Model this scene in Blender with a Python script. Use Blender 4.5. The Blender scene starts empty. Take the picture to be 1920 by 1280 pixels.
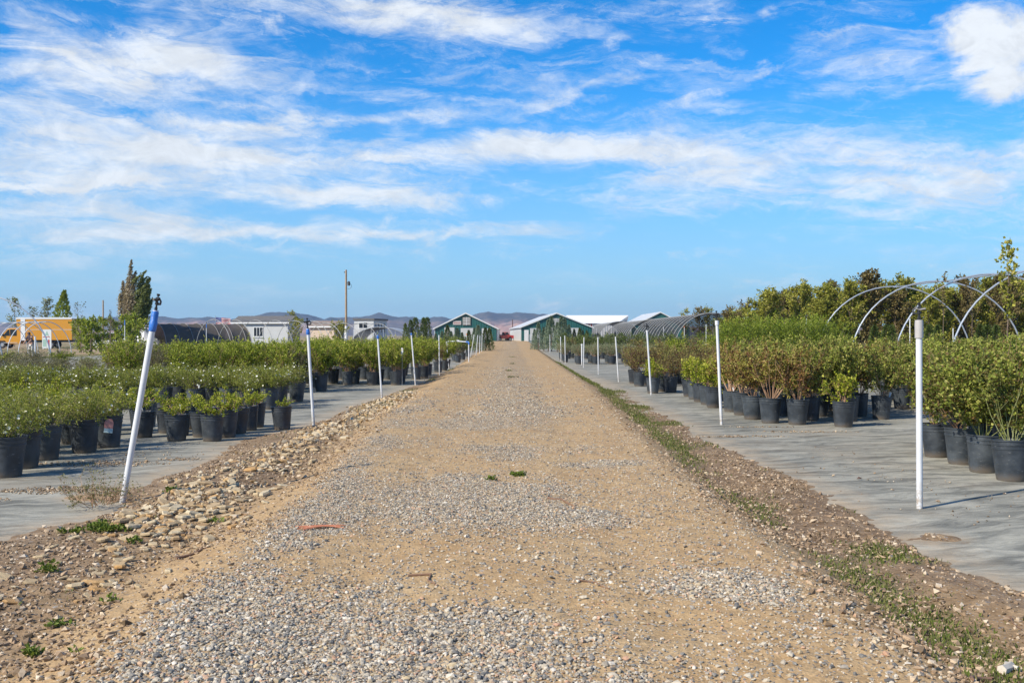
import bpy, math, random
import numpy as np
from mathutils import Vector, Matrix, Quaternion

# ------------------------------------------------------------------ camera, sky, sun, exposure
SC = bpy.context.scene
R = math.radians
F = 1866.7                      # focal length in photo pixels (35 mm on a 36 mm sensor)
CAM_H = 1.5
cam_data = bpy.data.cameras.new('camera'); cam_data.lens = 35; cam_data.sensor_width = 36
cam_data.clip_start = 0.05; cam_data.clip_end = 20000
cam = bpy.data.objects.new('camera', cam_data); SC.collection.objects.link(cam)
cam.location = (0, 0, CAM_H); cam.rotation_euler = (R(90 - 0.368), 0, 0)
SC.camera = cam
SUN_AZ = R(234); SUN_EL = R(38)            # azimuth clockwise from +Y: behind the camera, to its left
sd = bpy.data.lights.new('sun', 'SUN'); sd.energy = 5.0; sd.angle = R(0.53); sd.color = (1.0, 0.915, 0.77)
sun = bpy.data.objects.new('sun', sd); SC.collection.objects.link(sun)
sv = Vector((math.sin(SUN_AZ) * math.cos(SUN_EL), math.cos(SUN_AZ) * math.cos(SUN_EL), math.sin(SUN_EL)))
sun.rotation_euler = sv.to_track_quat('Z', 'Y').to_euler()
sun.location = sv * 50
SC.view_settings.view_transform = 'Standard'; SC.view_settings.look = 'None'
SC.view_settings.exposure = 0.38; SC.view_settings.gamma = 1.0; SC.view_settings.use_curve_mapping = False
SC.cycles.use_denoising = True
SC.cycles.max_bounces = 6; SC.cycles.transparent_max_bounces = 12; SC.cycles.volume_bounces = 0
SC.cycles.sample_clamp_indirect = 4

world = bpy.data.worlds.new('World'); SC.world = world; world.use_nodes = True

class NT:
    """small helper for writing node trees"""
    def __init__(s, tree): s.t = tree; s.n = tree.nodes; s.l = tree.links
    def set(s, sock, v):
        if isinstance(v, bpy.types.NodeSocket): s.l.new(v, sock)
        else: sock.default_value = v
    def m(s, op, a, b=0.0, c=0.0, clamp=False):
        n = s.n.new('ShaderNodeMath'); n.operation = op; n.use_clamp = clamp
        for i, v in enumerate((a, b, c)): s.set(n.inputs[i], v)
        return n.outputs[0]
    def vm(s, op, a, b=(0, 0, 0), out=0):
        n = s.n.new('ShaderNodeVectorMath'); n.operation = op
        s.set(n.inputs[0], a); s.set(n.inputs[1], b); return n.outputs[out]
    def comb(s, x, y, z=0.0):
        n = s.n.new('ShaderNodeCombineXYZ')
        for i, v in enumerate((x, y, z)): s.set(n.inputs[i], v)
        return n.outputs[0]
    def sep(s, v):
        n = s.n.new('ShaderNodeSeparateXYZ'); s.set(n.inputs[0], v); return n.outputs
    def noise(s, vec, scale, detail=2.0, rough=0.5, dist=0.0, out='Fac', lac=2.0):
        n = s.n.new('ShaderNodeTexNoise'); s.set(n.inputs['Vector'], vec)
        n.inputs['Scale'].default_value = scale; n.inputs['Detail'].default_value = detail
        n.inputs['Roughness'].default_value = rough; n.inputs['Distortion'].default_value = dist
        n.inputs['Lacunarity'].default_value = lac
        return n.outputs[out]
    def voro(s, vec, scale, out='Color', feat='F1', rnd=1.0):
        n = s.n.new('ShaderNodeTexVoronoi'); n.feature = feat; s.set(n.inputs['Vector'], vec)
        n.inputs['Scale'].default_value = scale; n.inputs['Randomness'].default_value = rnd
        return n.outputs[out]
    def ramp(s, fac, stops, interp='LINEAR'):
        n = s.n.new('ShaderNodeValToRGB'); s.set(n.inputs[0], fac); e = n.color_ramp.elements
        n.color_ramp.interpolation = interp
        while len(e) < len(stops): e.new(0.5)
        for i, (p, c) in enumerate(stops):
            e[i].position = p; e[i].color = (c[0], c[1], c[2], 1) if not isinstance(c, (int, float)) else (c, c, c, 1)
        return n.outputs[0]
    def mix(s, fac, a, b, mode='MIX'):
        n = s.n.new('ShaderNodeMix'); n.data_type = 'RGBA'; n.blend_type = mode
        s.set(n.inputs[0], fac)
        for i, v in ((6, a), (7, b)):
            if isinstance(v, tuple) and len(v) == 3: v = (*v, 1)
            s.set(n.inputs[i], v)
        return n.outputs[2]
    def smooth(s, v, a, b, lo=0.0, hi=1.0):
        n = s.n.new('ShaderNodeMapRange'); n.interpolation_type = 'SMOOTHSTEP'; s.set(n.inputs[0], v)
        for i, q in ((1, a), (2, b), (3, lo), (4, hi)): n.inputs[i].default_value = q
        return n.outputs[0]
    def attr(s, name, kind='GEOMETRY'):
        n = s.n.new('ShaderNodeAttribute'); n.attribute_name = name; n.attribute_type = kind
        return n.outputs['Fac']
    def pos(s): return s.n.new('ShaderNodeNewGeometry').outputs['Position']
    def obj(s): return s.n.new('ShaderNodeTexCoord').outputs['Object']
    def objrand(s): return s.n.new('ShaderNodeObjectInfo').outputs['Random']

def build_world():
    w = NT(world.node_tree); w.n.clear()
    sky = w.n.new('ShaderNodeTexSky'); sky.sky_type = 'NISHITA'; sky.sun_disc = False
    sky.sun_elevation = SUN_EL; sky.sun_rotation = SUN_AZ; sky.altitude = 1400; sky.air_density = 1.0
    sky.dust_density = 0.2; sky.ozone_density = 3.0
    hs = w.n.new('ShaderNodeHueSaturation'); hs.inputs['Saturation'].default_value = SKY_SAT
    hs.inputs['Hue'].default_value = 0.493; hs.inputs['Value'].default_value = 1.0
    w.l.new(sky.outputs[0], hs.inputs['Color'])
    skyc = w.mix(1.0, hs.outputs[0], SKY_TINT, 'MULTIPLY')
    d = w.n.new('ShaderNodeTexCoord').outputs['Generated']
    x, y, z = w.sep(d)
    az = w.m('ARCTAN2', x, y)                                     # 0 along the road, clockwise
    el = w.m('ARCSINE', z)
    # three sizes of curl push the cloud banks about, so that their edges fray like cirrus
    p = w.comb(az, w.m('MULTIPLY', el, 2.6), 0.0)
    s1 = w.sep(w.vm('SUBTRACT', w.noise(p, 2.4, 3, 0.55, 0.4, out='Color'), (0.5, 0.5, 0.5)))
    s2 = w.sep(w.vm('SUBTRACT', w.noise(p, 9.0, 6, 0.66, 0.9, out='Color'), (0.5, 0.5, 0.5)))
    az2 = w.m('ADD', az, w.m('ADD', w.m('MULTIPLY', s1[0], 0.16), w.m('MULTIPLY', s2[0], 0.10)))
    el2 = w.m('ADD', el, w.m('ADD', w.m('MULTIPLY', s1[1], 0.050), w.m('MULTIPLY', s2[1], 0.036)))
    total = None; puff = None
    def gauss(c, puffy=False):
        (px0, py0, px1, py1, wd, amp) = c; A, E_ = (az, el) if puffy else (az2, el2)
        a0, a1 = math.atan((px0 - 960) / F), math.atan((px1 - 960) / F)
        e0, e1 = math.atan((628 - py0) / F * math.cos(a0)), math.atan((628 - py1) / F * math.cos(a1))
        ca, ce = (a0 + a1) / 2, (e0 + e1) / 2; L = math.hypot(a1 - a0, e1 - e0) / 2 * 1.1; wd = wd * 1.25; th = math.atan2(e1 - e0, a1 - a0)
        dx = w.m('SUBTRACT', A, ca); dy = w.m('SUBTRACT', E_, ce)
        u = w.m('DIVIDE', w.m('ADD', w.m('MULTIPLY', dx, math.cos(th)), w.m('MULTIPLY', dy, math.sin(th))), L)
        v = w.m('DIVIDE', w.m('SUBTRACT', w.m('MULTIPLY', dy, math.cos(th)), w.m('MULTIPLY', dx, math.sin(th))), wd / F)
        r2 = w.m('ADD', w.m('POWER', w.m('ABSOLUTE', u), 3.0), w.m('POWER', w.m('ABSOLUTE', v), 2.0))
        return w.m('MULTIPLY', w.m('POWER', 2.718, w.m('MULTIPLY', r2, -1.0)), amp)
    for c in CLOUDS:
        g = gauss(c); total = g if total is None else w.m('ADD', total, g)
    for c in PUFFS:
        g = gauss(c, True); puff = g if puff is None else w.m('ADD', puff, g)
    # the same kind of cloud goes on outside the named banks and over the whole sky
    far = w.noise(w.comb(az, w.m('MULTIPLY', el, 2.6), 3.7), 1.9, 4, 0.55, 0.5)
    side = w.smooth(w.m('MAXIMUM', w.m('SUBTRACT', w.m('ABSOLUTE', az), 0.47), w.m('SUBTRACT', el, 0.325)), 0.0, 0.12)
    total = w.m('ADD', total, w.m('MULTIPLY', w.smooth(far, 0.42, 0.75), w.m('MULTIPLY', side, 0.8)))
    # thread-like wisps drawn out by the wind, at two slants, and small curls on top
    slant = w.m('ADD', w.m('MULTIPLY', el, 8.5), w.m('MULTIPLY', az, 0.8))
    pw = w.comb(w.m('ADD', az, w.m('MULTIPLY', s1[2], 0.30)), w.m('ADD', slant, w.m('MULTIPLY', s2[2], 0.35)), 0.0)
    wisp = w.noise(pw, 5.0, 8, 0.68, 0.7)
    pw2 = w.comb(w.m('ADD', w.m('MULTIPLY', az, 1.3), w.m('MULTIPLY', s2[0], 0.25)), w.m('SUBTRACT', w.m('MULTIPLY', el, 4.2), w.m('MULTIPLY', az, 1.1)), 7.0)
    wisp2 = w.noise(pw2, 6.0, 7, 0.66, 0.8)
    curl = w.noise(w.comb(az, w.m('MULTIPLY', el, 1.8), 5.0), 22.0, 6, 0.62, 1.0)
    tex = w.m('ADD', w.m('MULTIPLY', w.m('SUBTRACT', wisp, 0.5), 2.7), w.m('ADD', w.m('MULTIPLY', w.m('SUBTRACT', wisp2, 0.5), 1.4), w.m('MULTIPLY', w.m('SUBTRACT', curl, 0.5), .75)))
    fld = w.m('ADD', w.m('MULTIPLY', total, 0.92), tex)
    cloud = w.m('MULTIPLY', w.smooth(fld, -0.10, 1.40), 0.93)
    lump = w.noise(w.comb(az, w.m('MULTIPLY', el, 1.2), 1.0), 19.0, 7, 0.62, 0.3)
    pf = w.smooth(w.m('ADD', puff, w.m('ADD', w.m('MULTIPLY', w.m('SUBTRACT', lump, 0.5), 3.2), w.m('MULTIPLY', w.m('SUBTRACT', wisp2, 0.5), 2.4))), 0.22, 1.35)
    low = w.smooth(el, 0.0, 0.10, 0.22, 1.0)                     # towards the horizon the cloud thins
    cloud = w.m('MAXIMUM', w.m('MULTIPLY', cloud, low), w.m('MULTIPLY', pf, 0.96))
    haze = w.smooth(el, -0.02, 0.27, HZ, 0.0)
    base = w.mix(haze, skyc, HZC)
    shade = w.smooth(w.m('ADD', curl, w.m('MULTIPLY', w.m('SUBTRACT', lump, 0.5), 0.6)), 0.3, 0.7, 0.86, 1.04)
    col = w.mix(cloud, base, w.mix(1.0, CLOUD_C, w.comb(shade, shade, shade), 'MULTIPLY'))
    bg = w.n.new('ShaderNodeBackground'); bg.inputs['Strength'].default_value = SKY_STR
    w.l.new(col, bg.inputs['Color'])
    out = w.n.new('ShaderNodeOutputWorld'); w.l.new(bg.outputs[0], out.inputs['Surface'])
    world.cycles.sampling_method = 'MANUAL'; world.cycles.sample_map_resolution = 512
SKY_STR = 0.12; SKY_SAT = 1.42; SKY_TINT = (0.66, 1.05, 1.24); HZ = 0.86; HZC = (2.25, 3.6, 5.0); CLOUD_C = (5.8, 6.1, 6.4)
# cloud banks: two ends, half width (photo pixels at 35 mm, turned into angles above), density
CLOUDS = [
    (-60, 105, 420, 120, 30, 1.0), (230, 75, 420, 110, 22, .5), (520, 10, 1050, 45, 30, .9), (700, 15, 1040, 55, 14, .5),
    (-100, 190, 560, 200, 50, .55), (250, 240, 860, 205, 9, .8), (360, 262, 700, 240, 8, .5), (-50, 260, 500, 310, 34, .85), (200, 300, 900, 290, 28, .8),
    (150, 345, 1000, 378, 15, .95), (-80, 405, 420, 418, 26, .8), (300, 436, 1080, 430, 9, .75), (0, 358, 260, 356, 5, .8), (0, 440, 700, 446, 10, .4),
    (880, 262, 1340, 290, 32, 1.0), (1250, 280, 1960, 330, 50, .8), (1180, 335, 1960, 352, 30, .5), (1300, 382, 1900, 412, 9, .5),
    (820, 165, 1160, 150, 34, .4), (1250, 20, 1370, 80, 40, .5),
    (1480, 100, 1700, 130, 45, .45), (600, 140, 900, 250, 40, .25), (0, 30, 140, 50, 30, .5), (1000, 210, 1200, 150, 8, .5),
    (1860, 250, 1990, 290, 26, .6), (0, 470, 500, 480, 14, .3), (1700, 520, 1980, 500, 16, .45), (0, 585, 300, 575, 18, .4), (1200, 200, 1600, 170, 14, .4),
    (250, 60, 500, 20, 40, .35), (-60, 320, 300, 350, 30, .45),
]
PUFFS = [(1745, 48, 2000, 50, 40, 1.05), (1790, 105, 2000, 130, 38, .85), (1835, 165, 1970, 175, 20, .6)]
build_world()

# ------------------------------------------------------------------ small helpers
rng = np.random.default_rng(11)
random.seed(5)
COL = SC.collection

def at(px, py, D):
    """the world point that the photo shows at pixel (px, py) when it stands D metres away"""
    return Vector(((px - 960) / F * D, D, CAM_H - (py - 628) / F * D))
def gp(px, py, z=0.0):
    D = (CAM_H - z) * F / (py - 628)
    return Vector(((px - 960) / F * D, D, z))

def sstep(v, a, b):
    t = np.clip((np.asarray(v, float) - a) / (b - a), 0, 1); return t * t * (3 - 2 * t)
def _hash(ix, iy, seed):
    h = (ix * 374761393 + iy * 668265263 + seed * 974634777) & 0xffffffff
    h = ((h ^ (h >> 13)) * 1274126177) & 0xffffffff
    return ((h ^ (h >> 16)) & 0xffff) / 65535.0
def vnoise(x, y, seed=0):
    x = np.asarray(x, float); y = np.asarray(y, float)
    ix = np.floor(x).astype(np.int64); iy = np.floor(y).astype(np.int64); fx = x - ix; fy = y - iy
    fx = fx * fx * (3 - 2 * fx); fy = fy * fy * (3 - 2 * fy)
    a = _hash(ix, iy, seed); b = _hash(ix + 1, iy, seed); c = _hash(ix, iy + 1, seed); d = _hash(ix + 1, iy + 1, seed)
    return a + (b - a) * fx + (c - a) * fy + (a - b - c + d) * fx * fy
def fbm(x, y, seed=0, o=4):
    s = 0; a = .5; t = 0
    for i in range(o):
        s = s + a * vnoise(x * 2 ** i, y * 2 ** i, seed + i); t += a; a *= .5
    return s / t - .5                                  # about -0.5 .. 0.5

# the run of the road and of the two cloth edges, metres
def RL(y): return np.interp(y, [2, 5, 9.3, 16.6, 27, 60, 100, 180], [-1.55, -1.6, -1.65, -2.0, -1.95, -2.25, -2.5, -3.2])
def RR(y): return np.interp(y, [2, 5.7, 10.4, 27, 60, 100, 180], [1.66, 1.65, 1.62, 2.0, 2.1, 2.3, 2.6])
def FL(y): return np.interp(y, [2, 6, 7.1, 8.4, 9.2, 10.5, 12.6, 14.3, 16.3, 23, 30, 38, 50, 60, 100, 180], [-4.6, -4.3, -3.75, -3.35, -3.75, -3.7, -3.62, -3.95, -3.3, -3.2, -2.9, -2.8, -2.45, -2.75, -3.1, -3.8])
def FR(y): return np.interp(y, [2, 5.2, 5.9, 7.1, 9.4, 12.3, 18.4, 26, 42, 60, 100, 180], [3.6, 3.2, 3.0, 2.85, 2.88, 2.85, 2.82, 2.95, 2.7, 2.7, 2.95, 3.6])
def rise(y): return 0.3 * sstep(y, 90, 170)

def ground_h(x, y):
    """height of road and verges; the cloth lies at 0 (+ rise) and hides whatever is lower"""
    x = np.asarray(x, float); y = np.asarray(y, float)
    n = fbm(x * .9, y * .9, 3) * .5 + fbm(x * .35 + 9, y * .35, 8) * .5
    sr = FR(y) + n * .55 - x; sl = x - FL(y) + n * .55
    s = np.where(x > 0, sr, sl)
    fine = fbm(x * 7, y * 7, 21, 3) * .022 + fbm(x * 25, y * 25, 5, 2) * .012
    v = np.clip(s * .10, -.07, .05) + fine
    road = .125 * np.where(x > 0, 1 - sstep(x, RR(y) - .12, RR(y) + .42), 1 - sstep(-x, -RL(y) - .1, -RL(y) + .7))
    ditch = -.03 * np.exp(-((x - RR(y) - .62) / .24) ** 2) * (1 + n)
    ruts = -.018 * (np.exp(-((x - .75) / .28) ** 2) + np.exp(-((x + .85) / .28) ** 2)) * sstep(road, .05, .1)
    bank = .025 * np.exp(-((x + 2.75 + .25 * fbm(0 * x, y * .3, 44)) / .32) ** 2) * sstep(y, 5.5, 8.5) * (1 - sstep(y, 20, 30))
    mound = .06 * np.exp(-((x - 3.22) / .17) ** 2 - ((y - 7.35) / .17) ** 2)
    mound += .05 * np.exp(-((x + 4.0) / .28) ** 2 - ((y - 9.15) / .28) ** 2)
    return v + road + ditch + ruts + bank + mound + rise(y) + fbm(x * .8, y * .25, 77) * .03 * sstep(road, 0, .1)

def gravel_w(x, y):
    """share of the surface under loose grey gravel, 0..1"""
    x = np.asarray(x, float); y = np.asarray(y, float)
    g = lambda cx, cy, rx, ry, a=1.0: a * np.exp(-(((x - cx) / rx) ** 2 + ((y - cy) / ry) ** 2) ** 1.3)
    w = g(-.7, 4.2, 1.05, 1.0) + g(-.25, 8.3, .95, 1.7) + g(1.05, 5.35, .34, .34) + g(1.32, 5.05, .22, .3) + g(-1.5, 7.2, .34, 2.4, .75) + g(-1.25, 4.9, .6, 1.0, .45)
    w = w + .75 * sstep(y, 10.5, 16) * np.exp(-(np.abs(x + .05) / 1.25) ** 2.5) * (.75 + .5 * fbm(x * .7, y * .35, 81))
    w = w + g(1.05, 10.3, .65, .28) + g(.6, 7.3, .4, .5, .7) + g(-.1, 11.2, 1.2, .9, .7) + g(-1.7, 11, .35, 2.5, .7) + g(-.6, 15, .9, 1.6, .7) + g(.4, 18, .8, 2, .7)
    w = w + g(-1.9, 17, .5, 4, .75) + .45 * sstep(y, 17, 26) * np.exp(-((x + .1) / 1.1) ** 2)
    n = fbm(x * 2.2, y * 1.1, 31, 5) * 1.0 + fbm(x * 6, y * 4, 37, 4) * .7 - .04
    inroad = (1 - sstep(x, RR(y) - .25, RR(y) + .05)) * (1 - sstep(-x, -RL(y) - .1, -RL(y) + .25))
    return np.clip((sstep(w * .95 + n * 1.1, .2, 1.0) * .92 + .12 * sstep(fbm(x * 1.3, y * 1.3, 47), -.2, .25)) * inroad, 0, 1)

class MB:
    """collects vertices and faces; build() links them as one mesh object"""
    def __init__(s): s.v = []; s.f = []; s.sm = []
    def add(s, vs, fs, smooth=False):
        b = len(s.v); s.v += [tuple(q) for q in vs]; s.f += [tuple(b + i for i in f) for f in fs]; s.sm += [smooth] * len(fs); return s
    def box(s, x0, x1, y0, y1, z0, z1):
        return s.add([(x0, y0, z0), (x1, y0, z0), (x1, y1, z0), (x0, y1, z0), (x0, y0, z1), (x1, y0, z1), (x1, y1, z1), (x0, y1, z1)],
                     [(3, 2, 1, 0), (4, 5, 6, 7), (0, 1, 5, 4), (1, 2, 6, 5), (2, 3, 7, 6), (3, 0, 4, 7)])
    def prism(s, prof, y0, y1, flip=False):
        """an outline in x,z pushed from y0 to y1"""
        n = len(prof); vs = [(x, y0, z) for x, z in prof] + [(x, y1, z) for x, z in prof]
        fs = [tuple(range(n)), tuple(range(2 * n - 1, n - 1, -1))] + [(i, i + n, (i + 1) % n + n, (i + 1) % n) for i in range(n)]
        return s.add(vs, fs)
    def tube(s, pts, rad, n=8, cap=True):
        pts = [Vector(p) for p in pts]; k = len(pts)
        rs = rad if isinstance(rad, (list, tuple)) else [rad] * k
        vs = []; up = None
        for i, p in enumerate(pts):
            d = (pts[min(i + 1, k - 1)] - pts[max(i - 1, 0)]).normalized()
            if up is None: up = d.orthogonal().normalized()
            up = (up - d * up.dot(d)); up = up.normalized() if up.length > 1e-6 else d.orthogonal().normalized()
            w = d.cross(up)
            for j in range(n):
                a = 2 * math.pi * j / n; vs.append(p + (up * math.cos(a) + w * math.sin(a)) * rs[i])
        fs = [(i * n + j, i * n + (j + 1) % n, (i + 1) * n + (j + 1) % n, (i + 1) * n + j) for i in range(k - 1) for j in range(n)]
        if cap: fs += [tuple(range(n - 1, -1, -1)), tuple(range((k - 1) * n, k * n))]
        return s.add(vs, fs, True)
    def lathe(s, prof, n=24, close=False):
        """an outline of (radius, height) turned about z"""
        vs = [(r * math.cos(2 * math.pi * j / n), r * math.sin(2 * math.pi * j / n), z) for r, z in prof for j in range(n)]
        fs = [(i * n + j, i * n + (j + 1) % n, (i + 1) * n + (j + 1) % n, (i + 1) * n + j) for i in range(len(prof) - 1) for j in range(n)]
        if close: fs += [tuple(range(n - 1, -1, -1)), tuple(range((len(prof) - 1) * n, len(prof) * n))]
        return s.add(vs, fs, True)
    def mesh(s, name, mat, auto=True):
        me = bpy.data.meshes.new(name); me.from_pydata(s.v, [], s.f); me.materials.append(mat)
        me.polygons.foreach_set('use_smooth', s.sm)
        if any(s.sm) and auto: me.set_sharp_from_angle(angle=R(38))
        return me
    def build(s, name, mat, parent=None, auto=True): return link(name, s.mesh(name, mat, auto), parent)

def link(name, data, parent=None):
    o = bpy.data.objects.new(name, data); COL.objects.link(o)
    if parent: o.parent = parent
    return o
def tag(o, label=None, cat=None, group=None, kind=None):
    for k, v in (('label', label), ('category', cat), ('group', group), ('kind', kind)):
        if v: o[k] = v
    return o
def thing(name, label, cat, loc=(0, 0, 0), rz=0, group=None):
    o = bpy.data.objects.new(name, None); COL.objects.link(o); o.location = loc; o.rotation_euler = (0, 0, rz)
    o.empty_display_size = .1
    return tag(o, label, cat, group)
def copy_tree(o, parent=None):
    c = o.copy(); COL.objects.link(c); c.parent = parent
    for ch in list(o.children): copy_tree(ch, c)
    return c

def fast_mesh(name, verts, faces_flat, nper, mat, attrs=None, smooth=False):
    """numpy arrays to a mesh whose faces all have nper corners; attrs are floats per vertex"""
    me = bpy.data.meshes.new(name); nf = len(faces_flat) // nper
    me.vertices.add(len(verts)); me.vertices.foreach_set('co', np.ascontiguousarray(verts, np.float32).ravel())
    me.loops.add(len(faces_flat)); me.loops.foreach_set('vertex_index', np.ascontiguousarray(faces_flat, np.int32))
    me.polygons.add(nf); me.polygons.foreach_set('loop_start', np.arange(0, nf * nper, nper, dtype=np.int32))
    try: me.polygons.foreach_set('loop_total', np.full(nf, nper, np.int32))
    except Exception: pass
    me.update(calc_edges=True); me.polygons.foreach_set('use_smooth', np.full(nf, smooth))
    for k, a in (attrs or {}).items():
        at_ = me.attributes.new(k, 'FLOAT', 'POINT'); at_.data.foreach_set('value', np.ascontiguousarray(a, np.float32))
    me.materials.append(mat); return me
def grid_mesh(name, X, Y, Z, mat, attrs=None):
    r, c = X.shape; v = np.stack([X, Y, Z], -1).reshape(-1, 3)
    i = np.arange(r * c).reshape(r, c); f = np.stack([i[:-1, :-1], i[:-1, 1:], i[1:, 1:], i[1:, :-1]], -1).reshape(-1)
    return fast_mesh(name, v, f, 4, mat, {k: a.reshape(-1) for k, a in (attrs or {}).items()}, True)

# ------------------------------------------------------------------ materials
def new_mat(name):
    m = bpy.data.materials.new(name); m.use_nodes = True; t = NT(m.node_tree); b = m.node_tree.nodes['Principled BSDF']
    return m, t, b
def plain(name, col, rough=.5, metal=0.0, var=.12, scale=6.0, spec=.5, bump=0.0, bscale=40):
    m, t, b = new_mat(name); p = t.obj()
    n = t.noise(p, scale, 4, .6)
    c = t.ramp(n, [(.25, tuple(q * (1 - var) for q in col)), (.75, tuple(min(1, q * (1 + var)) for q in col))])
    t.l.new(c, b.inputs['Base Color']); b.inputs['Roughness'].default_value = rough; b.inputs['Metallic'].default_value = metal
    b.inputs['Specular IOR Level'].default_value = spec
    if bump:
        bn = t.n.new('ShaderNodeBump'); bn.inputs['Strength'].default_value = bump; bn.inputs['Distance'].default_value = .01
        t.l.new(t.noise(p, bscale, 3), bn.inputs['Height']); t.l.new(bn.outputs[0], b.inputs['Normal'])
    return m
def leafmat(name, stops, trans=.30, rough=.58, spec=.18):
    """a leaf colour drawn from a ramp by each leaf's own tint; a little light comes through"""
    m, t, b = new_mat(name)
    tint = t.attr('tint'); r = t.objrand()
    k = t.m('ADD', t.m('ADD', tint, .02), t.m('MULTIPLY', t.m('SUBTRACT', r, .5), .26), clamp=True)
    c = t.ramp(k, stops)
    t.l.new(c, b.inputs['Base Color']); b.inputs['Roughness'].default_value = rough; b.inputs['Specular IOR Level'].default_value = spec
    tr = t.n.new('ShaderNodeBsdfTranslucent'); t.l.new(t.mix(1.0, c, (1.0, 1.0, .55), 'MULTIPLY'), tr.inputs[0])
    ms = t.n.new('ShaderNodeMixShader'); ms.inputs[0].default_value = trans
    t.l.new(b.outputs[0], ms.inputs[1]); t.l.new(tr.outputs[0], ms.inputs[2])
    t.l.new(ms.outputs[0], m.node_tree.nodes['Material Output'].inputs['Surface'])
    return m

def earth_mat():
    m, t, b = new_mat('earth'); p = t.pos()
    gv, br, gr, mo = t.attr('gravel'), t.attr('brown'), t.attr('green'), t.attr('moist')
    n1 = t.noise(p, 1.3, 6, .6); n2 = t.noise(p, 9, 5, .65); n3 = t.noise(p, 70, 3, .6)
    sand = t.ramp(n1, [(.3, (.41, .255, .125)), (.5, (.49, .325, .165)), (.72, (.56, .405, .225))])
    sand = t.mix(.55, sand, t.ramp(n2, [(.25, (.33, .195, .08)), (.7, (.59, .42, .23))]))
    brown = t.ramp(n2, [(.28, (.16, .105, .06)), (.5, (.28, .19, .115)), (.75, (.44, .32, .20))])
    c = t.mix(br, sand, brown)
    # little stones pressed into the surface: one colour per cell, only some cells are stones
    cell = t.voro(p, 62, 'Color'); dist = t.voro(p, 62, 'Distance')
    cs = t.sep(cell)
    stone = t.ramp(cs[0], [(0, (.10, .095, .09)), (.3, (.22, .20, .18)), (.6, (.38, .33, .27)), (.85, (.50, .46, .42)), (1, (.62, .58, .52))])
    lim = t.m('ADD', t.m('MULTIPLY', gv, .62), .17)
    isst = t.m('MULTIPLY', t.m('LESS_THAN', cs[1], lim), t.m('LESS_THAN', dist, .42))
    c = t.mix(t.m('MULTIPLY', isst, .85), c, stone)
    cell2 = t.sep(t.voro(p, 24, 'Color')); d2 = t.voro(p, 24, 'Distance')
    st2 = t.m('MULTIPLY', t.m('LESS_THAN', cell2[1], t.m('ADD', t.m('MULTIPLY', gv, .3), .05)), t.m('LESS_THAN', d2, .35))
    c = t.mix(t.m('MULTIPLY', st2, .8), c, t.ramp(cell2[0], [(0, (.14, .13, .13)), (.5, (.34, .31, .28)), (1, (.56, .52, .46))]))
    c = t.mix(t.m('MULTIPLY', gv, .3), c, (.40, .34, .25))
    c = t.mix(t.m('MULTIPLY', t.smooth(t.noise(p, 3.3, 5, .65), .5, .72), .35), c, (.30, .21, .12))
    green = t.ramp(n3, [(.3, (.06, .07, .02)), (.7, (.15, .17, .05))])
    gk = t.m('MULTIPLY', gr, t.smooth(t.noise(p, 14, 4, .7), .38, .6))
    c = t.mix(gk, c, green)
    c = t.mix(t.m('MULTIPLY', mo, .35), c, t.mix(1.0, c, (.5, .45, .4), 'MULTIPLY'))
    c = t.mix(1.0, c, t.ramp(n3, [(.25, .66), (.75, 1.16)]), 'MULTIPLY')
    c = t.mix(1.0, c, t.ramp(t.noise(p, 26, 5, .7), [(.3, .78), (.7, 1.12)]), 'MULTIPLY')
    t.l.new(c, b.inputs['Base Color']); b.inputs['Roughness'].default_value = .92; b.inputs['Specular IOR Level'].default_value = .15
    h = t.m('ADD', t.m('MULTIPLY', n3, .5), t.m('MULTIPLY', isst, t.m('SUBTRACT', .9, dist)))
    h = t.m('ADD', h, t.m('MULTIPLY', n2, 1.6)); h = t.m('ADD', h, t.m('MULTIPLY', st2, .9))
    bn = t.n.new('ShaderNodeBump'); bn.inputs['Strength'].default_value = .9; bn.inputs['Distance'].default_value = .012
    t.l.new(h, bn.inputs['Height']); t.l.new(bn.outputs[0], b.inputs['Normal'])
    return m
EARTH = earth_mat()

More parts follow.
